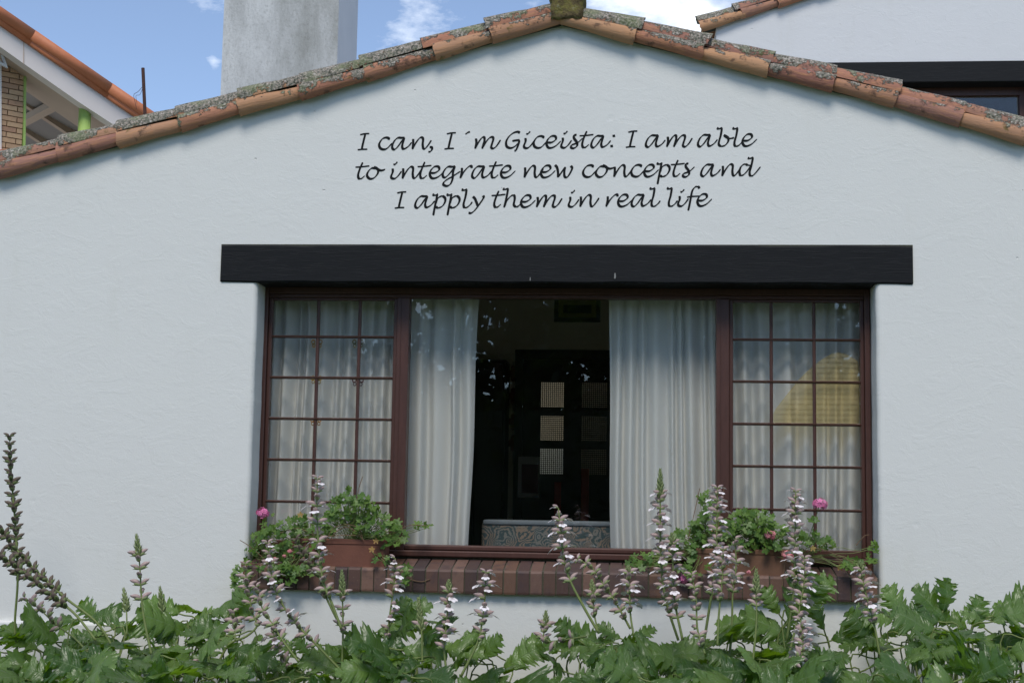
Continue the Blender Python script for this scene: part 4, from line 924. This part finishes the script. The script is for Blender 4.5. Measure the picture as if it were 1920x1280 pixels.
CL = [
 (35, 'acanthus plant at the far left with one tall upright dark seed spike', [([(18, 818), (22, 900), (30, 1000), (33, 1090), (28, 1180), (40, 1262)], 0, .62, 'dry', 0)]),
 (170, 'acanthus plant whose dark seed spikes lean far over to the left', [([(-40, 940), (8, 1002), (60, 1062), (120, 1118), (186, 1172), (230, 1250)], .0, .62, 'dry', 0), ([(-30, 1020), (30, 1062), (90, 1110), (140, 1150), (180, 1200)], 0, .72, 'dry', 0), ([(45, 1120), (75, 1142), (105, 1170), (142, 1198), (180, 1240)], 0, .5, 'closed', 0), ([(232, 1104), (237, 1140), (238, 1190)], 0, .1, 'closed', .13)]),
 (285, 'acanthus plant left of the window with one slim green tipped spike and a green bud', [([(256, 1003), (262, 1060), (266, 1130), (274, 1180), (284, 1226)], .0, .54, 'closed', .12), ([(300, 1101), (304, 1150), (306, 1190), (310, 1230)], 0, .1, 'closed', .15)]),
 (430, 'acanthus plant below the left edge of the window with a curved mauve spike', [([(460, 1058), (464, 1100), (474, 1150), (482, 1172), (462, 1192), (430, 1207), (410, 1240)], 0, .55, 'closed', 0), ([(437, 1146), (440, 1170), (441, 1200)], 0, .8, 'closed', 0)]),
 (545, 'acanthus plant with a crowd of white lipped spikes in front of the corner planter', [([(502, 1018), (508, 1070), (518, 1110), (548, 1160), (600, 1215), (645, 1262)], 0, .78, 'open', 0), ([(480, 1100), (492, 1140), (508, 1165), (530, 1200), (560, 1240)], 0, .7, 'closed', 0), ([(512, 1172), (517, 1200), (540, 1245), (600, 1278)], 0, .6, 'open', 0), ([(328, 1238), (330, 1262), (332, 1290)], 0, .8, 'closed', .05), ([(358, 1243), (360, 1270), (362, 1290)], 0, .8, 'open', 0)]),
 (636, 'acanthus plant with the tall white flowered spike rising before the reddish planter', [([(595, 898), (594, 960), (598, 1030), (606, 1090), (622, 1130), (640, 1178)], 0, .80, 'open', 0), ([(556, 1012), (585, 1060), (600, 1085), (612, 1120), (634, 1165)], 0, .75, 'dry', 0), ([(641, 1070), (642, 1110), (643, 1190), (640, 1275)], 0, .64, 'closed', .14)]),
 (745, 'acanthus plant right of the reddish planter with a pink tipped spike and a green bud', [([(741, 1046), (738, 1100), (730, 1160), (728, 1195), (722, 1240)], 0, .80, 'open', 0), ([(784, 1122), (788, 1160), (791, 1200), (792, 1255)], 0, .5, 'closed', .17)]),
 (850, 'acanthus plant below the dark gap between the curtains, carrying two slender mauve spikes', [([(842, 1088), (840, 1130), (836, 1180), (833, 1220), (838, 1262)], 0, .8, 'open', .07), ([(911, 1073), (909, 1120), (904, 1165), (895, 1205), (864, 1268)], 0, .68, 'open', 0)]),
 (1120, 'acanthus plant under the sofa side of the window with several leaning spikes', [([(1047, 952), (1052, 1000), (1058, 1050), (1070, 1090), (1095, 1138), (1122, 1185)], 0, .6, 'open', 0), ([(1084, 1048), (1108, 1062), (1128, 1090), (1155, 1130), (1182, 1178)], 0, .9, 'closed', 0), ([(1110, 1088), (1112, 1120), (1114, 1150), (1122, 1185)], 0, .75, 'closed', .09), ([(1178, 1062), (1180, 1100), (1182, 1150), (1188, 1190)], 0, .75, 'open', .04), ([(1024, 1146), (1022, 1175), (1020, 1200), (1050, 1200), (1100, 1192)], 0, .85, 'closed', .09)]),
 (1262, 'acanthus plant with the tallest green tipped spike crossing the right curtain', [([(1238, 880), (1238, 960), (1240, 1060), (1250, 1130), (1272, 1200)], 0, .84, 'open', .15), ([(1260, 1000), (1262, 1060), (1264, 1120), (1280, 1200)], 0, .85, 'open', .06), ([(1297, 1078), (1305, 1120), (1308, 1180), (1322, 1226)], 0, .92, 'closed', 0)]),
 (1340, 'acanthus plant thick with white and mauve spikes at the left end of the brown planter', [([(1345, 915), (1344, 990), (1342, 1060), (1330, 1140), (1318, 1215)], 0, .68, 'open', 0), ([(1356, 1030), (1354, 1090), (1348, 1150), (1345, 1210)], 0, .55, 'open', 0), ([(1378, 1010), (1380, 1060), (1374, 1110), (1372, 1180), (1366, 1245)], 0, .45, 'open', 0)]),
 (1415, 'acanthus plant with a short green budded spike against the brown planter', [([(1418, 1068), (1418, 1110), (1418, 1170), (1411, 1245)], 0, .4, 'closed', .12)]),
 (1490, 'acanthus plant with white spikes stacked one above another at the right of the brown planter', [([(1492, 922), (1491, 990), (1490, 1050), (1488, 1110), (1475, 1200)], 0, .72, 'open', 0), ([(1508, 1046), (1508, 1090), (1500, 1135), (1494, 1165), (1480, 1225)], 0, .75, 'open', 0), ([(1501, 1162), (1505, 1200), (1500, 1230), (1458, 1256)], 0, .8, 'open', 0)]),
 (1640, 'acanthus plant at the right corner of the sill with one curved white dotted spike', [([(1612, 1053), (1618, 1090), (1628, 1130), (1640, 1175), (1650, 1230)], 0, .72, 'open', .05)]),
 (1755, 'acanthus plant right of the window, leaves only, with a tall lobed shoot', []),
 (1880, 'acanthus plant in the right corner of the picture, leaves only, reaching out of frame', []),
]
TOP = [(-60, 1185), (0, 1180), (100, 1158), (180, 1140), (250, 1170), (330, 1130), (400, 1138), (430, 1125), (480, 1195), (560, 1188), (640, 1190), (700, 1158), (760, 1142), (850, 1195), (920, 1212), (1000, 1240), (1060, 1200), (1100, 1172), (1180, 1165), (1250, 1180), (1300, 1190), (1380, 1162), (1440, 1160), (1500, 1158), (1545, 1185), (1600, 1195), (1650, 1155), (1700, 1132), (1740, 1122), (1790, 1130), (1850, 1150), (1920, 1142), (1990, 1140)]
def topy(x):
    for (a, b), (c, d) in zip(TOP, TOP[1:]):
        if a <= x <= c: return b+(d-b)*(x-a)/(c-a)
    return TOP[0][1] if x < 0 else TOP[-1][1]
lr = random.Random(42)
clumps = []
for i, (rx_, lab, sps) in enumerate(CL):
    b = P(rx_, 1270, -.95); root = empty('acanthus_plant', (b.x, -.95, 0), label=lab, cat='plant', group='acanthus plants in the flower bed'); clumps.append((b.x, root, MB()))
    for j, (pts, f0, f1, kind, bud) in enumerate(sps):
        Y0 = -.55-.22*((i+j) % 3)
        spike(root, pts, Y0, Y0-.08, f0, f1, kind, bud, seed=i*7+j, label=None)
def put_leaf(c, d, nrm, s_, me=None):
    x = c.x; k = min(range(len(clumps)), key=lambda i: abs(clumps[i][0]-x)); _, root, st = clumps[k]
    d = d.normalized(); nrm = (nrm-d*nrm.dot(d)).normalized(); x_ = d.cross(nrm)
    Mx = Matrix((x_, d, nrm)).transposed().to_4x4() @ Matrix.Scale(s_, 4); Mx.translation = c
    inst('leaf', me or LM[lr.randrange(len(LM))], Mx, root)
    base = Vector((root.matrix_basis.translation.x+lr.uniform(-.06, .06), -.95+lr.uniform(-.1, .1), 0))
    base = base.lerp(Vector((c.x, c.y, 0)), .35)
    st.tube(crom([c+d*.02*s_, c-d*.12+Vector((0, 0, -.02)), base.lerp(c, .45), base], 4), .0042, 5)
for layer in range(7):
    x = -60+lr.uniform(0, 30)
    while x < 1990:
        ty = topy(x); gapx = 930 < x < 1040 or 1540 < x < 1615
        yy = ty+14+layer*21+lr.uniform(-14, 16)
        if not (gapx and layer < 4 and lr.random() < .72):
            Yp = -.30-.20*layer+lr.uniform(-.08, .08)
            c = P(x+lr.uniform(-12, 12), yy+14, Yp)
            if c.z > .05:
                an = R(lr.uniform(-170, -10)) if layer else R(lr.choice([lr.uniform(-60, 10), lr.uniform(170, 240)]))
                el = lr.uniform(-.15, .75) if layer else lr.uniform(.1, .9)
                d = Vector((math.cos(an), math.sin(an)*(.8 if layer else .35), el))
                nrm = Vector((lr.gauss(0, .55), -.6+lr.gauss(0, .4), .9))
                s_ = lr.choice([lr.uniform(.10, .18), lr.uniform(.20, .31)]) if layer else lr.uniform(.10, .22)
                put_leaf(c, d, nrm, s_)
        x += lr.uniform(20, 40) if layer < 5 else lr.uniform(30, 46)
# individually placed standing leaves that break the skyline of the bed
for (px, py, dx, dz, s_, Yp) in ((335, 1150, -.9, .5, .20, -.4), (395, 1150, .9, .35, .24, -.35), (430, 1150, .3, .8, .16, -.4), (165, 1160, .9, .3, .20, -.5), (735, 1165, .4, 1, .15, -.5), (760, 1150, .9, .6, .15, -.4), (905, 1235, .5, .7, .17, -.5),
                                 (945, 1250, .9, .6, .24, -.5), (1085, 1200, -.6, .6, .16, -.5), (1478, 1165, .45, .9, .30, -.6), (1500, 1130, .8, .7, .22, -.6), (1460, 1150, -.5, .9, .16, -.5), (1560, 1200, .8, .5, .22, -.5), (1545, 1180, -.3, .9, .14, -.5),
                                 (1775, 1170, -.55, .9, .24, -.5), (1768, 1145, .3, 1, .17, -.5), (1760, 1165, -.9, .35, .18, -.55), (1688, 1150, .8, .6, .13, -.5), (1672, 1165, -.9, .35, .16, -.5), (1860, 1155, .9, .55, .30, -.5), (1862, 1165, .7, .35, .26, -.6), (1848, 1160, -.8, .4, .13, -.5), (1700, 1165, -.4, .8, .20, -.5), (1825, 1175, .2, 1, .16, -.5), (1640, 1200, -.5, .6, .22, -.5), (1590, 1280, -.9, .8, .26, -.7)):
    put_leaf(P(px, py, Yp), Vector((dx, -.25, dz)), Vector((lr.uniform(-.4, .4), -.8, .6)), s_)
for (_, root, st) in clumps:
    if st.v: st.build('leaf_stalks', MAT['stem'], root, smooth=True)

# ------------------------------------------------------------------ building at the far left
ang = R(46); UU = Vector((math.sin(ang), math.cos(ang), 0)); NN = Vector((math.cos(ang), -math.sin(ang), 0)); OO = P(100, 250, 7.5)
def plate(name, pts, off, thick, mat, parent, front=0.0):
    O = OO-NN*off; v = [PP(x, y, O, NN) for x, y in pts]
    return MB().prism(v, -NN*thick).build(name, mat, parent)
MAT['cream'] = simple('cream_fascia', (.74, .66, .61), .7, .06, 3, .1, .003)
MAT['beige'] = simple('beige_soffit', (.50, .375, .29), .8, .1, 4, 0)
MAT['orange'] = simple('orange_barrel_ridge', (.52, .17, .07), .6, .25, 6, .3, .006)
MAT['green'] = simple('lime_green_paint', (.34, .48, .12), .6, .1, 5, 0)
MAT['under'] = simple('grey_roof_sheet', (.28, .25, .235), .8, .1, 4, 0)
def m_fbrick():
    q = NM('tan_brick', .9, .2); v = q.pos(); r = q.rand()
    c = q.ramp(r, [(0, (.52, .30, .18)), (.5, (.62, .41, .24)), (1, (.44, .25, .16))]); q.base(q.mix(q.math('MULTIPLY', q.noise(30, v), .5), c, (.2, .12, .08))); return q.m
MAT['fbrick'] = m_fbrick(); MAT['fmortar'] = simple('pale_mortar', (.3, .25, .2), .9)
bl = empty('building', PP(0, 900, OO, NN), label='tan brick building with orange roof edge and lime green column behind the left roof slope', cat='building')
plate('fascia', [(-260, -128), (0, 44), (150, 143), (300, 243), (420, 323), (390, 360), (222, 240), (150, 193), (48, 122), (0, 88), (-260, -85)], -.35, .14, MAT['cream'], bl)
for x, y0_, y1_ in ((44, 73, 121),): plate('fascia_joint', [(x, y0_+1), (x+1.2, y0_+2), (x+1.2, y1_), (x, y1_-1)], -.356, .004, MAT['beige'], bl)
A1, B1 = PP(-200, -50, OO+NN*.3, NN), PP(390, 360, OO+NN*.3, NN)
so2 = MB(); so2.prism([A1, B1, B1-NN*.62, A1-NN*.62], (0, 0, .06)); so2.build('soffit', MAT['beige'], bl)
# orange barrel tiles along the rake
a3 = PP(-260, -153, OO+NN*.4, NN); b3 = PP(340, 258, OO+NN*.4, NN)
for k in range(4):
    q0 = a3.lerp(b3, k/4); q1 = a3.lerp(b3, (k+1)/4+.003); t = MB(); t.tube([q0, q1], [.067, .0655], 16); t.build('rake_tile', MAT['orange'], bl, smooth=True)
    t = MB(); dn = Vector((0, 0, -.075))+NN*-.03; t.tube([q0+dn, q1+dn], [.040, .039], 12); t.build('rake_tile', MAT['orange'], bl, smooth=True)
# brick wall
bw_ = plate('brick_wall', [(-260, -60), (0, 96), (48, 128), (43, 400), (-260, 430)], .02, .2, MAT['fmortar'], bl)
def uvz(px, py): p = PP(px, py, OO, NN); return (p-OO).dot(UU), p.z
u1, _ = uvz(44, 200); ztop_l = uvz(0, 93); ztop_r = uvz(46, 127); z = uvz(20, 330)[1]
u0_ = uvz(-40, 200)[0]; row = 0
bme, _ = mesh('brick', MB().bbox(0, 1, 0, 1, 0, 1, .02).v, MB().bbox(0, 1, 0, 1, 0, 1, .02).f, MAT['fbrick'])
Mb = Matrix((UU, -NN, Vector((0, 0, 1)))).transposed().to_4x4()
while z < 9 and row < 60:
    u = u0_-(row % 2)*.11
    while u < u1:
        zt_l = ztop_l[1]+(ztop_r[1]-ztop_l[1])*(u-ztop_l[0])/(ztop_r[0]-ztop_l[0])
        e = min(u+.205, u1)
        if z+.05 < zt_l and e-u > .03:
            Mx = Mb @ Matrix.Diagonal((e-u, .05, .052, 1)); Mx.translation = OO+UU*u+NN*.01+Vector((0, 0, z-OO.z)); inst('brick', bme, Mx, bw_)
        u += .216
    z += .0615; row += 1
plate('green_edge', [(46, 121), (50, 124), (46, 400), (42, 400)], -.03, .3, MAT['green'], bl)
cc = PP(160, 198, OO+NN*.20, NN); cc.z += .05
MB().tube([Vector((cc.x, cc.y, 0)), cc], .066*1.05, 20).build('column', MAT['green'], bl, smooth=True)
# roof underside, rafters and back beam
O2 = OO-NN*3.2
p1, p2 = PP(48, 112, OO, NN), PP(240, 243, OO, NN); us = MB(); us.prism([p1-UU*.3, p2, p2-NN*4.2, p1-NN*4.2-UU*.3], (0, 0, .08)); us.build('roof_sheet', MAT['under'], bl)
for k in range(5):
    t0 = .15+k*.75; a_ = p1-NN*t0; b_ = p2-NN*t0
    MB().prism([a_+Vector((0, 0, -.002)), b_+Vector((0, 0, -.002)), b_+Vector((0, 0, -.11)), a_+Vector((0, 0, -.11))], -NN*.08).build('rafter', MAT['beige'], bl)
for k in (.35, .8):
    q0 = p1.lerp(p2, k); MB().prism([q0+Vector((0, 0, -.11)), q0+UU*.08+Vector((0, 0, -.14)), q0+UU*.08+Vector((0, 0, -.22)), q0+Vector((0, 0, -.19))], -NN*4).build('purlin', MAT['beige'], bl)
plate('back_beam', [(40, 232), (240, 226), (240, 236), (40, 243)], 3.2, .15, MAT['cream'], bl)
plate('back_wall', [(0, 243), (62, 242), (62, 320), (0, 320)], 3.4, .2, MAT['fbrick'], bl)
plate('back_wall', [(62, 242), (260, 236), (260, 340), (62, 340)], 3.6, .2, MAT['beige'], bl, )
# white top-hung window at the left edge
wf = plate('window_frame', [(-60, 60), (-1, 93), (3, 93), (3, 300), (-60, 300)], -.03, .06, MAT['cream'], bl)
plate('open_sash', [(-6, 92), (4, 94), (15, 128), (-6, 116), (-6, 111), (9, 121), (2, 98), (-6, 96)], -.16, .03, MAT['chim_side'], bl)
plate('roof_edge', [(-10, 282), (12, 279), (8, 292), (-10, 296)], -.1, .2, MAT['orange'], bl)

# ------------------------------------------------------------------ taller house behind at the right
YH = 4.7
hb = empty('house', (P(1600, 900, YH).x, YH, 0), label='taller white house behind at the right with a black lintel over a dark window', cat='house')
RB = [(1316, 62), (1389, 40), (1457, 19), (1533, -2), (1606, -24), (1680, -45), (1755, -66), (1830, -88)]
RBw = [P(x, y, YH) for x, y in RB]
xw0 = P(1343, 60, YH).x; xw1 = P(2300, 60, YH).x
wz = MB(); zl1 = P(1700, 117, YH).z; zl0 = P(1700, 155, YH).z; wx0, wx1 = P(1600, 180, YH).x, P(1935, 180, YH).x
top = [(xw0, YH, RBw[0].z+.06)]+[(p.x, YH, p.z+.04) for p in RBw[1:]]+[(xw1, YH, RBw[-1].z+.04)]
wz.prism([(xw1, YH, zl0), (xw0, YH, zl0)]+top, (0, 3, 0))
wz.box(xw0, wx0, YH, YH+3, 0, zl0-.0005).box(wx1, xw1, YH, YH+3, 0, zl0-.0005).box(wx0, wx1, YH+.0, YH+3, 0, zl0-1.5)
wz.build('wall', MAT['plaster_back'], hb)
MB().bbox(P(1535, 130, YH).x, P(2050, 130, YH).x, YH-.02, YH+.2, zl0-.004, zl1, .006).build('lintel_beam', MAT['beam'], hb)
w2 = MB(); w2.box(wx0, wx1, YH+.16, YH+.22, P(1700, 180, YH+.16).z, zl0).box(P(1912, 200, YH+.16).x, wx1, YH+.16, YH+.22, zl0-1.5, P(1700, 180, YH+.16).z).box(wx0, P(1640, 200, YH).x, YH+.16, YH+.22, zl0-1.5, P(1700, 180, YH+.16).z)
w2 = w2.build('window', MAT['frame'], hb)
MB().box(P(1640, 200, YH).x, P(1912, 200, YH+.16).x, YH+.2, YH+.205, zl0-1.5, P(1700, 180, YH+.16).z).build('pane', MAT['glass'], w2)
MB().box(wx0, wx1, YH+.5, YH+.55, zl0-1.5, zl0).build('recess_backing', MAT['darkwood'], hb)  # dark sheet standing in for the unlit recess behind the pane
rf2 = MB(); vs = []
for p in RBw: vs += [(p.x, YH+.1, p.z+.08), (p.x, YH+3.2, p.z+.08)]
rf2.add(vs, [(2*i, 2*i+2, 2*i+3, 2*i+1) for i in range(len(RBw)-1)]); rf2 = rf2.build('roof', MAT['tile'], hb)
def wx2(l): return [P(x, 30, YH-.03).x for x in l]
verge(RBw, wx2([1830, 1757, 1683, 1608, 1533, 1457, 1389, 1312]), wx2([1822, 1750, 1675, 1600, 1525, 1450, 1377, 1309]), rf2, Y=YH, s=1.0)

# ------------------------------------------------------------------ what stands behind the camera (seen only mirrored in the panes)
def tree(x, y, h, rad, label, seed):
    r = random.Random(seed); root = empty('tree', (x, y, 0), label=label, cat='tree', group='garden trees facing the house')
    t = MB(); t.tube(crom([(x, y, -.1), (x+.1, y, h*.3), (x-.1, y+.1, h*.6), (x, y, h*.9)], 5), [.22-.2*i/15 for i in range(16)], 8)
    for k in range(7):
        an = r.uniform(0, 6.28); z0_ = h*r.uniform(.25, .6); t.tube([(x, y, z0_), (x+math.cos(an)*rad*.4, y+math.sin(an)*rad*.4, z0_+h*.12), (x+math.cos(an)*rad*.8, y+math.sin(an)*rad*.8, z0_+h*.2)], [.08, .05, .02], 6)
    t.build('trunk', MAT['stem_brown'], root, smooth=True)
    b = MB(); cl_ = [(Vector((r.gauss(0, .45)*rad, r.gauss(0, .45)*rad, h*(.25+.7*r.random()))), r.uniform(.45, 1.0)) for _ in range(95)]
    for c, s_ in cl_:
        for _ in range(75):
            p = c+Vector((r.gauss(0, .5), r.gauss(0, .5), r.gauss(0, .4)))*s_+Vector((x, y, 0)); a = Vector((r.gauss(0, 1), r.gauss(0, 1), r.gauss(0, 1))).normalized(); q = a.orthogonal().normalized(); L = r.uniform(.25, .48)
            b.add([p, p+a*L*.5+q*L*.3, p+a*L, p+a*L*.5-q*L*.3], [(0, 1, 2, 3)])
    b.build('crown', MAT['treeleaf'], root, kind=None)
for i, (x, y, h, rad) in enumerate(((-13, -30, 9, 3.6), (-8.2, -27, 8, 3.2), (-3.6, -29, 9.5, 3.6), (.6, -26.5, 8.2, 3.2), (4.6, -31, 9.6, 3.6), (8.8, -29, 8, 3.2), (13.5, -30, 9, 3.6))):
    tree(x, y, h, rad, ['broad leafy garden tree far left opposite the house', 'leafy tree second from the left opposite the house', 'tall tree left of centre opposite the house', 'leafy tree straight opposite the window', 'tall tree behind the yellow parasol', 'leafy tree right of the yellow parasol', 'broad leafy tree far right opposite the house'][i], 60+i)
hd = MB(); r = random.Random(5)
for k in range(9000):
    p = Vector((r.uniform(-18, 18), -24+r.gauss(0, .45), r.uniform(0, 1)**.8*4.0+r.gauss(0, .08))); a = Vector((r.gauss(0, 1), r.gauss(0, 1), r.gauss(0, 1))).normalized(); q = a.orthogonal().normalized(); L = r.uniform(.15, .3)
    hd.add([p, p+a*L*.5+q*L*.35, p+a*L, p+a*L*.5-q*L*.35], [(0, 1, 2, 3)])
hd.box(-18, 18, -24.3, -23.9, 0, 3.6)
hd.build('hedge', MAT['treeleaf'], label='clipped dark hedge opposite the house', cat='hedge')
